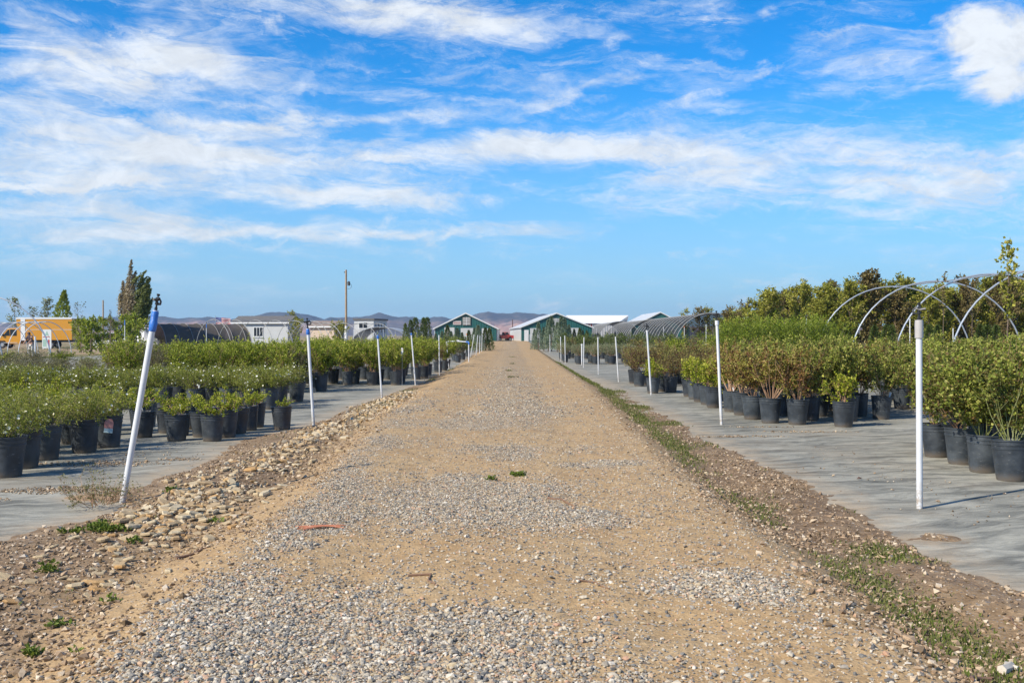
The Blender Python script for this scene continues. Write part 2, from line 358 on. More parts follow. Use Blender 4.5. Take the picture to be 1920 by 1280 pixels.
def cloth_mat():
    m, t, b = new_mat('ground_cloth'); p = t.pos(); x, y, z = t.sep(p)
    du = t.attr('dust')
    wv = t.sep(t.noise(p, .7, 3, .6, out='Color'))
    ps = t.comb(t.m('MULTIPLY', x, .8), t.m('ADD', t.m('MULTIPLY', y, 2.8), t.m('ADD', t.m('MULTIPLY', x, -.8), t.m('MULTIPLY', wv[0], 2.2))), 0.0)
    n1 = t.noise(ps, 1.5, 6, .66, .8); n2 = t.noise(p, .45, 4, .6); n3 = t.noise(ps, 9, 4, .7, .3); n4 = t.noise(p, 180, 2, .6)
    c = t.ramp(n1, [(.28, (.085, .085, .075)), (.42, (.20, .20, .18)), (.54, (.30, .295, .26)), (.72, (.44, .425, .365))])
    c = t.mix(1.0, c, t.ramp(n2, [(.3, .80), (.7, 1.12)]), 'MULTIPLY')
    c = t.mix(1.0, c, t.ramp(n3, [(.25, .72), (.5, 1.0), (.8, 1.12)]), 'MULTIPLY')
    c = t.mix(1.0, c, t.ramp(n4, [(.3, .85), (.7, 1.08)]), 'MULTIPLY')
    # the weave's seams: one thin pale line every 3.6 m across, and dirt caught in some folds
    stain = t.smooth(t.noise(p, 1.1, 5, .65, .6), .56, .66)
    c = t.mix(t.m('MULTIPLY', stain, .38), c, (.10, .10, .09))
    pale = t.smooth(t.noise(ps, .9, 5, .6, .5), .58, .68)
    c = t.mix(t.m('MULTIPLY', pale, .3), c, (.50, .48, .42))
    dirt = t.smooth(t.noise(ps, 2.6, 5, .7, .5), .61, .69)
    c = t.mix(t.m('MULTIPLY', dirt, .55), c, (.10, .075, .05))
    dust = t.m('MULTIPLY', du, t.smooth(t.noise(p, 3.5, 5, .7), .2, .75), clamp=True)
    c = t.mix(t.m('MULTIPLY', dust, .85), c, (.46, .35, .235))
    c = t.mix(1.0, c, (1.02, 1.0, .95), 'MULTIPLY')
    t.l.new(c, b.inputs['Base Color']); b.inputs['Roughness'].default_value = .8; b.inputs['Specular IOR Level'].default_value = .12
    bn = t.n.new('ShaderNodeBump'); bn.inputs['Strength'].default_value = .8; bn.inputs['Distance'].default_value = .035
    t.l.new(t.m('ADD', n1, t.m('MULTIPLY', n3, .3)), bn.inputs['Height']); t.l.new(bn.outputs[0], b.inputs['Normal'])
    return m
CLOTH = cloth_mat()

def yard_mat():
    m, t, b = new_mat('bare_ground'); p = t.pos()
    n1 = t.noise(p, .05, 6, .6); n2 = t.noise(p, .6, 6, .65)
    c = t.ramp(n2, [(.3, (.26, .185, .11)), (.6, (.38, .28, .175)), (.8, (.45, .35, .24))])
    c = t.mix(t.smooth(n1, .45, .6), c, t.ramp(n2, [(.3, (.10, .11, .05)), (.7, (.20, .18, .09))]))
    t.l.new(c, b.inputs['Base Color']); b.inputs['Roughness'].default_value = .95; b.inputs['Specular IOR Level'].default_value = .1
    return m

def pot_mat():
    m, t, b = new_mat('pot_plastic'); p = t.obj(); r = t.objrand()
    pr = t.vm('ADD', p, t.comb(t.m('MULTIPLY', r, 37.0), t.m('MULTIPLY', r, 11.0), 0.0))
    n = t.noise(pr, 5, 5, .65); sc = t.noise(t.vm('MULTIPLY', pr, (1, 1, 3)), 16, 4, .7)
    z = t.sep(p)[2]
    base = t.mix(t.smooth(n, .35, .7), (.026, .032, .039), (.058, .068, .078))
    base = t.mix(1.0, base, t.mix(r, (.75, .75, .78), (1.35, 1.35, 1.3)), 'MULTIPLY')
    base = t.mix(t.m('MULTIPLY', t.smooth(sc, .60, .72), .42), base, (.26, .26, .25))
    foot = t.smooth(t.m('ADD', z, t.m('MULTIPLY', n, .10)), .02, .15, .75, 0.0)
    base = t.mix(foot, base, (.20, .155, .11))
    t.l.new(base, b.inputs['Base Color']); t.l.new(t.smooth(n, .2, .8, .34, .6), b.inputs['Roughness'])
    bn = t.n.new('ShaderNodeBump'); bn.inputs['Strength'].default_value = .15; bn.inputs['Distance'].default_value = .004
    t.l.new(sc, bn.inputs['Height']); t.l.new(bn.outputs[0], b.inputs['Normal'])
    return m
POT = pot_mat()
SOIL = plain('potting_soil', (.055, .038, .026), .95, var=.5, scale=60, bump=.8, bscale=90)
BARK = plain('bark', (.16, .115, .08), .85, var=.35, scale=20)
CANE_TAN = plain('tan_cane', (.36, .215, .125), .7, var=.3, scale=15)
CANE_GREEN = plain('green_cane', (.15, .165, .05), .6, var=.3, scale=15)
CANE_DARK = plain('dark_twig', (.14, .10, .075), .8, var=.35, scale=15)
PVC = plain('white_pvc', (.63, .64, .65), .38, var=.07, scale=3)
def mud_foot(m):
    t = NT(m.node_tree); b = m.node_tree.nodes['Principled BSDF']; src = b.inputs['Base Color'].links[0].from_socket; p = t.obj(); z = t.sep(p)[2]
    k = t.m('MULTIPLY', t.smooth(z, .02, .30, 1.0, 0.0), t.smooth(t.noise(p, 22, 5, .75), .38, .62))
    k = t.m('MAXIMUM', k, t.m('MULTIPLY', t.smooth(t.noise(t.vm('MULTIPLY', p, (1, 1, .25)), 30, 5, .7), .60, .72), .35))
    t.l.new(t.mix(k, src, (.30, .22, .14)), b.inputs['Base Color'])
mud_foot(PVC)
PVC_GREY = plain('grey_coupling', (.42, .40, .38), .5, var=.1)
BLUE_TAPE = plain('blue_tape', (.035, .16, .52), .45, var=.25, scale=18, bump=.4)
BLACK_PL = plain('black_plastic', (.018, .018, .02), .4, var=.2)
ORANGE_PL = plain('orange_plastic', (.62, .16, .04), .5)
STEEL = plain('galvanised_tube', (.50, .53, .56), .34, .55, var=.15, scale=9)
WHITE = plain('white_paint', (.66, .67, .67), .5, var=.05)
G = {}
HAZE = 0.00017
# ------------------------------------------------------------------ ground, road, verges, cloth
def rows(y0, y1):
    ys = [y0]
    while ys[-1] < y1: ys.append(ys[-1] + max(.045, ys[-1] * .0075))
    return np.array(ys)
YS = rows(1.5, 200)

def earth_attrs(X, Y):
    g = gravel_w(X, Y)
    n = fbm(X * 1.7, Y * .8, 61, 4) + .5 * fbm(X * 6, Y * 4, 66, 3)
    br = np.where(X > 0, sstep(X + n * .35, RR(Y) + .02, RR(Y) + .5), sstep(-X + n * .5, -RL(Y) + .12, -RL(Y) + .75))
    # pale sand run-off that crosses the left verge near the camera
    run = np.exp(-((X + 2.0 + .12 * (Y - 5)) / .42) ** 2) * (1 - sstep(Y, 6.5, 9.5)) * .7
    br = np.clip(br - run - .3 * sstep(fbm(X * .9, Y * .9, 15), .1, .3), 0, 1)
    band = np.exp(-((X - RR(Y) - .45 - .15 * fbm(X * 0, Y * .6, 88)) / .2) ** 2) * sstep(fbm(X * .8, Y * .5, 93) + .14 * sstep(Y, 9, 15), -.18, .12) * .95
    band = band + np.exp(-((X - RR(Y) - .85) / .4) ** 2) * sstep(fbm(X * 1.2, Y * .6, 91), .02, .18) * .9
    band = band + (X < 0) * np.exp(-((X - (FL(Y) + RL(Y)) / 2) / .5) ** 2) * sstep(fbm(X * 1.1, Y * .45, 17), .02, .2) * (.35 + .65 * sstep(Y, 9, 25))
    gr = np.clip(band, 0, 1) * sstep(br, .15, .6)
    mo = np.clip(sstep(fbm(X * .8, Y * .5, 71), .0, .22) * br + .6 * np.exp(-((X - RR(Y) - .7) / .3) ** 2), 0, 1)
    return dict(gravel=g, brown=br, green=gr, moist=mo)
Yc = YS[:, None]
def strip(name, xa, xb, n, kind='structure', skirt=None):
    u = np.linspace(0, 1, n)[None, :]
    X = xa[:, None] * (1 - u) + xb[:, None] * u; Y = np.repeat(Yc, n, 1)
    Z = ground_h(X, Y)
    o = link(name, grid_mesh(name, X, Y, Z, EARTH, earth_attrs(X, Y))); return tag(o, kind='structure')
wob = lambda s: fbm(YS * .8, YS * 0, s) * .25
road_l = RL(YS) - .15 + wob(1); road_r = RR(YS) + .12 + wob(2)
road = strip('gravel_road', road_l, road_r, 84)
verge_l = strip('dirt_verge', FL(YS) - 1.1, road_l, 80)
verge_r = strip('dirt_verge', road_r, FR(YS) + 1.1, 60)

def cloth(name, x0f, x1, n, ys, flip):
    u = np.linspace(0, 1, n)[None, :] ** 1.7
    xa = x0f(ys)[:, None]; X = xa + (x1 - xa) * u; Y = np.repeat(ys[:, None], n, 1)
    Z = rise(Y) + fbm(X * .8, Y * 3.0, 51) * .010
    H = ground_h(X, Y) - rise(Y)
    dust = sstep(H, -.055, .005) * .9 + .25 * sstep(fbm(X * .6, Y * .6, 23), .05, .3)
    if flip: X, Y, Z, dust = X[:, ::-1], Y[:, ::-1], Z[:, ::-1], dust[:, ::-1]
    return tag(link(name, grid_mesh(name, X, Y, Z, CLOTH, dict(dust=dust))), kind='structure')
cloth('ground_cloth', lambda y: FR(y) - .42, 24, 90, rows(1.5, 112), False)
cloth('ground_cloth', lambda y: FL(y) + .5, -30, 90, rows(1.5, 104), True)

# bare ground: one sheet that reaches the horizon
gx = np.concatenate([-np.geomspace(3900, 6, 60), np.linspace(-5, 5, 5), np.geomspace(6, 3900, 60)])
gy = np.concatenate([-np.geomspace(3900, 10, 20), np.linspace(-5, 240, 60), np.geomspace(260, 3900, 50)])
GX, GY = np.meshgrid(gx, gy)
GZ = rise(GY) - .10 + 0.0 * GX
o = link('ground', grid_mesh('ground', GX, GY, GZ, yard_mat())); tag(o, kind='structure')

# ------------------------------------------------------------------ stones
ICO_V = []; ph = (1 + 5 ** .5) / 2
for a, b_ in ((-1, ph), (1, ph), (-1, -ph), (1, -ph)): ICO_V.append((a, b_, 0))
for a, b_ in ((-1, ph), (1, ph), (-1, -ph), (1, -ph)): ICO_V.append((0, a, b_))
for a, b_ in ((ph, -1), (ph, 1), (-ph, -1), (-ph, 1)): ICO_V.append((a, 0, b_))
ICO_V = np.array(ICO_V) / np.linalg.norm(ICO_V[0])
ICO_F = np.array([(0, 11, 5), (0, 5, 1), (0, 1, 7), (0, 7, 10), (0, 10, 11), (1, 5, 9), (5, 11, 4), (11, 10, 2), (10, 7, 6), (7, 1, 8), (3, 9, 4), (3, 4, 2), (3, 2, 6), (3, 6, 8), (3, 8, 9), (4, 9, 5), (2, 4, 11), (6, 2, 10), (8, 6, 7), (9, 8, 1)])
OCT_V = np.array([(1, 0, 0), (-1, 0, 0), (0, 1, 0), (0, -1, 0), (0, 0, 1), (0, 0, -1)], float)
OCT_F = np.array([(0, 2, 4), (2, 1, 4), (1, 3, 4), (3, 0, 4), (2, 0, 5), (1, 2, 5), (3, 1, 5), (0, 3, 5)])

def stone_colors(name, stops, rough=.8):
    m, t, b = new_mat(name); tint = t.attr('tint'); p = t.obj()
    c = t.ramp(tint, stops); n = t.noise(p, 90, 3, .6)
    c = t.mix(1.0, c, t.ramp(n, [(.3, .82), (.7, 1.12)]), 'MULTIPLY')
    t.l.new(c, b.inputs['Base Color']); b.inputs['Roughness'].default_value = rough; b.inputs['Specular IOR Level'].default_value = .3
    return m
GRAVEL = stone_colors('gravel_stones', [(0, (.11, .105, .10)), (.14, (.20, .19, .17)), (.36, (.33, .29, .235)), (.52, (.46, .36, .22)), (.60, (.47, .28, .18)), (.66, (.42, .36, .27)), (.88, (.50, .44, .34)), (1, (.62, .56, .47))])
CLODS = stone_colors('dirt_clods', [(0, (.13, .09, .05)), (.4, (.27, .185, .115)), (.7, (.40, .285, .18)), (.9, (.52, .41, .28)), (1, (.60, .50, .38))], .95)

def scatter(name, X, Y, size, mat, hi, flat=(.45, .85), sink=.25, hf=ground_h, tint=None):
    V, Fc = (ICO_V, ICO_F) if hi else (OCT_V, OCT_F)
    n = len(X); q = rng.normal(size=(n, 4)); q /= np.linalg.norm(q, axis=1)[:, None]
    w, x, y, z = q.T
    Rm = np.stack([1 - 2 * (y * y + z * z), 2 * (x * y - z * w), 2 * (x * z + y * w), 2 * (x * y + z * w), 1 - 2 * (x * x + z * z), 2 * (y * z - x * w), 2 * (x * z - y * w), 2 * (y * z + x * w), 1 - 2 * (x * x + y * y)], -1).reshape(n, 3, 3)
    sc = np.stack([rng.uniform(.8, 1.3, n), rng.uniform(.6, 1.0, n), rng.uniform(*flat, n)], -1) * size[:, None] * .5
    v = V[None] * (1 + rng.uniform(-.28, .22, (n, len(V), 1))); v = v * sc[:, None, :]
    v = np.einsum('nij,nkj->nki', Rm, v)
    v[..., 2] *= .7
    c = np.stack([X, Y, hf(X, Y) + size * (.5 - sink) * .5], -1); v = v + c[:, None, :]
    f = (Fc[None] + (np.arange(n) * len(V))[:, None, None]).reshape(-1)
    t = rng.uniform(0, 1, n) if tint is None else tint
    me = fast_mesh(name, v.reshape(-1, 3), f, 3, mat, dict(tint=np.repeat(t, len(V))))
    o = link(name, me); return tag(o, kind='stuff')

def sample(n, y0, y1, xa, xb, dens, p=1.0):
    """points with more of them near the camera; kept where dens(x, y) allows"""
    u = rng.uniform(0, 1, n); Y = (y0 ** -p + u * (y1 ** -p - y0 ** -p)) ** (-1 / p) if p else y0 + u * (y1 - y0)
    X = xa(Y) + rng.uniform(0, 1, n) * (xb(Y) - xa(Y)); k = rng.uniform(0, 1, n) < dens(X, Y)
    inv = np.abs(X) < .53 * Y + .3
    return X[k & inv], Y[k & inv]
RLx = lambda y: RL(y) - .2; RRx = lambda y: RR(y) + .1
dens = lambda x, y: gravel_w(x, y) * .80 + .09
X, Y = sample(84000, 3.4, 6.5, RLx, RRx, dens, .6); s = rng.lognormal(math.log(.0145), .38, len(X)).clip(.007, .042)
scatter('gravel', X, Y, s, GRAVEL, True)
X, Y = sample(135000, 6.5, 16, RLx, RRx, dens, .6); s = rng.lognormal(math.log(.0155), .35, len(X)).clip(.008, .042)
scatter('gravel', X, Y, s, GRAVEL, False)
X, Y = sample(30000, 16, 42, RLx, RRx, dens, .6); s = rng.lognormal(math.log(.028), .3, len(X)).clip(.01, .06)
scatter('gravel', X, Y, s, GRAVEL, False)
def join_tris(objs):
    """several scattered meshes into the first one"""
    V, I, T, off = [], [], [], 0
    for o in objs:
        me = o.data; n = len(me.vertices); v = np.empty(n * 3, np.float32); me.vertices.foreach_get('co', v); i = np.empty(len(me.loops), np.int32); me.loops.foreach_get('vertex_index', i)
        t = np.empty(n, np.float32); me.attributes['tint'].data.foreach_get('value', t); V.append(v.reshape(-1, 3)); I.append(i + off); T.append(t); off += n
    objs[0].data = fast_mesh('gravel', np.concatenate(V), np.concatenate(I), 3, GRAVEL, dict(tint=np.concatenate(T)))
    for o in objs[1:]: bpy.data.objects.remove(o)
join_tris([o for o in COL.objects if o.name.startswith('gravel') and o.get('kind') == 'stuff'])
# clods and crumbs on both verges
dl = lambda x, y: sstep(-x, -RL(y) - .2, -RL(y) + .5) * np.where(fbm(x * 1.5, y, 9) > -.12, 1, .25)
X, Y = sample(26000, 3.6, 24, lambda y: FL(y) - .15, lambda y: RL(y) + .1, dl, .5)
k = ground_h(X, Y) > .004; X, Y = X[k], Y[k]
scatter('dirt_crumbs', X, Y, rng.lognormal(math.log(.022), .45, len(X)).clip(.008, .07), CLODS, False)
dr = lambda x, y: sstep(x, RR(y) - .3, RR(y) + .35) * np.where(fbm(x * 1.5, y, 12) > -.12, 1, .25)
X, Y = sample(26000, 3.8, 24, lambda y: RR(y) - .35, lambda y: FR(y) + .3, dr, .5)
k = ground_h(X, Y) > .004; X, Y = X[k], Y[k]
scatter('dirt_crumbs', X, Y, rng.lognormal(math.log(.022), .45, len(X)).clip(.008, .07), CLODS, False)
# grit swept onto the cloth on both sides
hz = lambda x, y: 0 * x + .004
def gx_patch(n, cx, cy, rx, ry):
    a = rng.uniform(0, 2 * math.pi, n); r = rng.uniform(0, 1, n) ** .8; return cx + np.cos(a) * r * rx, cy + np.sin(a) * r * ry
px_, py_ = [], []
for (n, a, b_, c, d) in ((700, -4.75, 11.6, .8, .28), (800, -4.35, 9.6, .6, .25), (260, -5.0, 9.0, .5, .2), (150, -4.0, 12.0, .3, .15), (320, -3.55, 9.55, .4, .25), (200, -4.8, 7.9, .35, .2),
                        (260, 3.25, 14.7, .9, .12), (220, 4.5, 15.4, 1.0, .14), (120, 4.0, 16.2, .6, .1), (200, 6.6, 14.9, .5, .15), (120, 4.7, 8.4, 1.2, 1.2), (120, 3.9, 10.5, 1.0, 3), (160, -4.3, 12.4, 1.2, 1.6)):
    a, b_ = gx_patch(n, a, b_, c, d); px_.append(a); py_.append(b_)
X = np.concatenate(px_); Y = np.concatenate(py_)
scatter('grit', X, Y, rng.lognormal(math.log(.016), .5, len(X)).clip(.006, .05), CLODS, False, hf=hz)

# flat tan stones in a band along the left verge: the larger ones one by one, the rest joined
FLAG = stone_colors('tan_flagstones', [(0, (.30, .20, .10)), (.15, (.42, .27, .12)), (.4, (.43, .325, .19)), (.7, (.48, .375, .24)), (1, (.56, .48, .35))], .85)
def flag_mat():
    m, t, b = new_mat('tan_stone'); r = t.objrand(); p = t.obj()
    c = t.ramp(r, [(0, (.34, .22, .11)), (.07, (.48, .28, .11)), (.2, (.38, .275, .16)), (.6, (.47, .36, .215)), (1, (.55, .46, .31))])
    c = t.mix(1.0, c, t.ramp(t.noise(p, 14, 4, .7), [(.3, .75), (.7, 1.12)]), 'MULTIPLY')
    t.l.new(c, b.inputs['Base Color']); b.inputs['Roughness'].default_value = .85; b.inputs['Specular IOR Level'].default_value = .2
    bn = t.n.new('ShaderNodeBump'); bn.inputs['Strength'].default_value = .5; bn.inputs['Distance'].default_value = .01
    t.l.new(t.noise(p, 30, 4), bn.inputs['Height']); t.l.new(bn.outputs[0], b.inputs['Normal']); return m
FLAGM = flag_mat()
def slab_mesh(i):
    n = random.choice((5, 6, 7)); mb = MB(); a0 = random.random() * 6
    ring = [(a0 + 2 * math.pi * (j + random.uniform(-.25, .25)) / n, random.uniform(.75, 1.1)) for j in range(n)]
    h = random.uniform(.16, .26)
    lo = [(math.cos(a) * r * .5, math.sin(a) * r * .33, 0) for a, r in ring]
    mi = [(math.cos(a) * r * .54, math.sin(a) * r * .37, h * .55) for a, r in ring]
    hi = [(math.cos(a) * r * .44, math.sin(a) * r * .29, h * random.uniform(.85, 1.1)) for a, r in ring]
    mb.add(lo + mi + hi, [(j, (j + 1) % n, n + (j + 1) % n, n + j) for j in range(n)] + [(n + j, n + (j + 1) % n, 2 * n + (j + 1) % n, 2 * n + j) for j in range(n)] + [tuple(range(2 * n, 3 * n))])
    return mb.mesh('stone', FLAGM)
slabs = [slab_mesh(i) for i in range(10)]
bandx = lambda y: np.interp(y, [4, 6, 8.5, 12, 16, 21, 30], [-2.35, -2.6, -2.72, -2.75, -2.7, -2.65, -2.5])
cand = []
for i in range(4200):
    y = 5.2 + 20 * rng.uniform() ** 1.25; w = np.interp(y, [5, 7.5, 9, 14, 20, 26], [.38, .5, .52, .42, .45, .3])
    x = bandx(y) + rng.normal() * w * .55
    dn = np.interp(y, [5, 6.5, 7.3, 9.8, 11.5, 14, 25], [.08, .16, .75, .9, .55, .7, .7]) * (1 if vnoise(x * 1.5, y * .7, 33) > .3 else .3)
    if rng.uniform() < dn: cand.append((x, y, float(np.clip(rng.lognormal(math.log(.070), .38), .035, .16))))
cand.sort(key=lambda c: -c[2] / c[1])
for (x, y, s) in cand[:290]:
    o = link('stone', slabs[rng.integers(10)], verge_l)
    z = float(ground_h(x, y)); o.location = (x, y, z - s * .05 + rng.uniform(0, .012)); o.scale = (s, s, s * rng.uniform(.6, 1.1))
    o.rotation_euler = (rng.normal() * .16, rng.normal() * .16, rng.uniform(0, 6.28))
rest = cand[290:]
X = np.array([c[0] for c in rest]); Y = np.array([c[1] for c in rest]); S = np.array([c[2] for c in rest]) * .8
o = scatter('small_stones', X, Y, S, FLAG, True, (.25, .4), .1)

# ------------------------------------------------------------------ plants: builders
def unit(v): return v / np.maximum(np.linalg.norm(v, axis=-1, keepdims=True), 1e-9)
def leaves_mesh(name, P, D, S, W, mat, r, tint=None, fold=.25, nrm=None):
    """one folded diamond of two triangles per leaf"""
    n = len(P); D = unit(D); rnd = r.normal(size=(n, 3)) if nrm is None else nrm + r.normal(size=(n, 3)) * .5
    side = unit(np.cross(D, rnd)); nn = np.cross(side, D)
    S = S[:, None]
    v = np.stack([P, P + D * S * .45 + side * S * W + nn * S * fold * .4, P + D * S, P + D * S * .45 - side * S * W + nn * S * fold * .4], 1).reshape(-1, 3)
    b = (np.arange(n) * 4)[:, None]; f = np.concatenate([b, b + 1, b + 2, b, b + 2, b + 3], 1).reshape(-1)
    t = r.uniform(0, 1, n) if tint is None else tint
    return fast_mesh(name, v, f, 3, mat, dict(tint=np.repeat(np.clip(t, 0, 1), 4)))

def shrub(seed, canes, length, tilt, twigs, twig_len, n_leaf, leaf, width, lmat, smat, z0=.37, r0=.06, up=.15, leaf_from=.35, stem_r=.006, clump=.0, tip_light=.35, flowers=0, fmat=None, fsize=.02, zmin=.3, sides=3, spiky=.4):
    """-> (stems mesh, foliage mesh, flowers mesh or None): canes from the soil, twigs on the canes, leaves on the twigs"""
    r = np.random.default_rng(seed); mb = MB(); segP = []; segD = []; segL = []; segT = []
    K = 6
    for i in range(canes):
        a = r.uniform(0, 2 * math.pi); th = tilt * math.sqrt(r.uniform(.02, 1)) * r.uniform(.8, 1.15)
        p = np.array([math.cos(a) * r0 * r.uniform(0, 1), math.sin(a) * r0 * r.uniform(0, 1), z0])
        d = np.array([math.cos(a) * math.sin(th), math.sin(a) * math.sin(th), math.cos(th)]); L = length * r.uniform(.68, 1.06) * (1 - .12 * th)
        pts = [p.copy()]; ds = [d.copy()]
        for k in range(K - 1):
            d = unit(d + r.normal(size=3) * .11 + np.array([0, 0, up * .5])); p = p + d * L / (K - 1); pts.append(p.copy()); ds.append(d.copy())
        mb.tube(pts, [stem_r * (1 - .75 * k / (K - 1)) for k in range(K)], sides, False)
        for j in range(twigs):
            t = leaf_from + (1 - leaf_from) * r.uniform(0, 1) ** .8; kf = t * (K - 1); k0 = min(int(kf), K - 2)
            q = pts[k0] + (pts[k0 + 1] - pts[k0]) * (kf - k0)
            e = unit(ds[k0] * .7 + r.normal(size=3) * .75 + np.array([0, 0, up])); l = twig_len * r.uniform(.45, 1.1)
            segP.append(q); segD.append(e); segL.append(l); segT.append(r.uniform(-1, 1))
            if j % 2 == 0: mb.tube([q, q + e * l * .9], [stem_r * .35, stem_r * .15], 3, False)
    segP = np.array(segP); segD = np.array(segD); segL = np.array(segL); segT = np.array(segT)
    k = r.integers(0, len(segP), n_leaf); t = r.uniform(.05, 1.05, n_leaf)
    P = segP[k] + segD[k] * (segL[k] * t)[:, None] + r.normal(size=(n_leaf, 3)) * leaf * .35
    P[:, 2] = np.maximum(P[:, 2], zmin + r.uniform(0, .05, n_leaf))
    D = segD[k] * spiky + r.normal(size=(n_leaf, 3)) * .6 + np.array([0, 0, .12])
    top = (P[:, 2] - P[:, 2].min()) / max(np.ptp(P[:, 2]), .01)
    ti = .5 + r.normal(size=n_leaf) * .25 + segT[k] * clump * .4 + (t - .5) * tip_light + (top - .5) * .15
    fol = leaves_mesh('foliage', P, D, leaf * r.uniform(.6, 1.25, n_leaf), width, lmat, r, ti, nrm=np.array([0, 0, 1.0]))
    fl = None
    if flowers:
        c = P.mean(0); out = P - c; rad = np.linalg.norm(out * np.array([1, 1, 1.3]), axis=1); w = np.where(P[:, 2] > c[2] - .08, rad ** 3, 0) + 1e-9
        idx = r.choice(n_leaf, flowers, p=w / w.sum()); c0 = P[idx] + unit(out[idx]) * .025
        nn = unit(unit(out[idx]) + r.normal(size=(flowers, 3)) * .4 + np.array([0, 0, .5])); s1 = unit(np.cross(nn, r.normal(size=(flowers, 3)))); s2 = np.cross(nn, s1)
        fs = fsize * r.uniform(.6, 1.15, flowers); vs = []
        for j in range(5):
            a = 2 * math.pi * j / 5; vs.append(c0 + (s1 * math.cos(a) + s2 * math.sin(a)) * fs[:, None])
        v = np.stack([c0 - nn * fs[:, None] * .3] + vs, 1).reshape(-1, 3); b = (np.arange(flowers) * 6)[:, None]
        f = np.concatenate([np.concatenate([b, b + 1 + j, b + 1 + (j + 1) % 5], 1) for j in range(5)], 1).reshape(-1)
        fl = fast_mesh('blossoms', v, f, 3, fmat, dict(tint=np.repeat(r.uniform(0, 1, flowers), 6)))
    return mb.mesh('stems', smat), fol, fl

def conifer_mesh(seed, h, rad, n, leaf, mat, z0=.1, shape='cone', width=.16, lift=.4):
    r = np.random.default_rng(seed); u = r.uniform(0, 1, n) ** .8; z = z0 + (h - z0) * u
    prof = {'cone': lambda q: (1 - q) ** .85, 'column': lambda q: np.sqrt(np.clip(1 - q ** 3, 0, 1)) * (.55 + .45 * np.minimum(1, q * 5)), 'globe': lambda q: np.sqrt(np.clip(1 - (2 * q - 1) ** 2, 0, 1))}[shape](u)
    a = r.uniform(0, 2 * math.pi, n); lob = .78 + .3 * np.sin(a * 5 + u * 23 + seed) * np.sin(a * 3 - u * 31) + .12 * np.sin(u * 60 + a * 2)
    rr = rad * prof * lob * r.uniform(.35, 1, n) ** .45
    P = np.stack([np.cos(a) * rr, np.sin(a) * rr, z], -1)
    D = np.stack([np.cos(a), np.sin(a), np.full(n, lift)], -1) + r.normal(size=(n, 3)) * .35
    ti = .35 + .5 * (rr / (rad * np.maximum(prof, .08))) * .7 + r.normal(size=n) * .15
    return leaves_mesh('crown', P, D, leaf * r.uniform(.6, 1.3, n), width, mat, r, ti)

def tree_meshes(seed, h, crown_lo, spread, limbs, n_leaf, leaf, width, lmat, bmat, up=.7, trunk_r=.03, taper=.6, lean=(0, 0), wind=0.0, shape='oval', twigs=10, twl=.3):
    r = np.random.default_rng(seed); mb = MB(); K = 9
    tr = [np.array([lean[0] * (k / (K - 1)) ** 1.5 + r.normal() * .02, lean[1] * (k / (K - 1)) ** 1.5 + r.normal() * .02, h * .97 * k / (K - 1)]) for k in range(K)]
    mb.tube(tr, [trunk_r * (1 - .85 * k / (K - 1)) for k in range(K)], 7)
    sP, sD, sL, sT = [], [], [], []
    for i in range(limbs):
        u = (i + r.uniform(0, 1)) / limbs; zz = crown_lo + (h * .96 - crown_lo) * u; kf = zz / (h * .97) * (K - 1); k0 = min(int(kf), K - 2)
        p = tr[k0] + (tr[k0 + 1] - tr[k0]) * (kf - k0); a = r.uniform(0, 6.283)
        env = {'oval': (math.sin(math.pi * min(1, (u * .85 + .12))) ** .7), 'cone': (1 - u) ** .8 + .08, 'vase': .45 + .65 * u * (1.25 - u)}[shape]
        L = spread * env * r.uniform(.7, 1.2); d = unit(np.array([math.cos(a) + wind, math.sin(a), up * r.uniform(.7, 1.4)])); pts = [p]; 
        for q in range(4):
            d = unit(d + r.normal(size=3) * .12 + np.array([wind * .2, 0, up * .12])); p = p + d * L / 4; pts.append(p)
        mb.tube(pts, [trunk_r * .32 * (1 - .8 * q / 4) for q in range(5)], 4, False)
        for j in range(twigs):
            t = r.uniform(.15, 1); kf = t * 4; k1 = min(int(kf), 3); q = pts[k1] + (pts[k1 + 1] - pts[k1]) * (kf - k1)
            e = unit(d * .6 + r.normal(size=3) * .7 + np.array([wind * .5, 0, up * .35])); l = twl * r.uniform(.4, 1.1)
            sP.append(q); sD.append(e); sL.append(l); sT.append(r.uniform(-1, 1))
    sP, sD, sL, sT = map(np.array, (sP, sD, sL, sT)); k = r.integers(0, len(sP), n_leaf); t = r.uniform(0, 1.05, n_leaf)
    P = sP[k] + sD[k] * (sL[k] * t)[:, None] + r.normal(size=(n_leaf, 3)) * leaf * .4
    D = sD[k] * .5 + r.normal(size=(n_leaf, 3)) * .6
    ti = .5 + r.normal(size=n_leaf) * .2 + sT[k] * .2
    return mb.mesh('trunk', bmat), leaves_mesh('crown', P, D, leaf * r.uniform(.6, 1.25, n_leaf), width, lmat, r, ti)

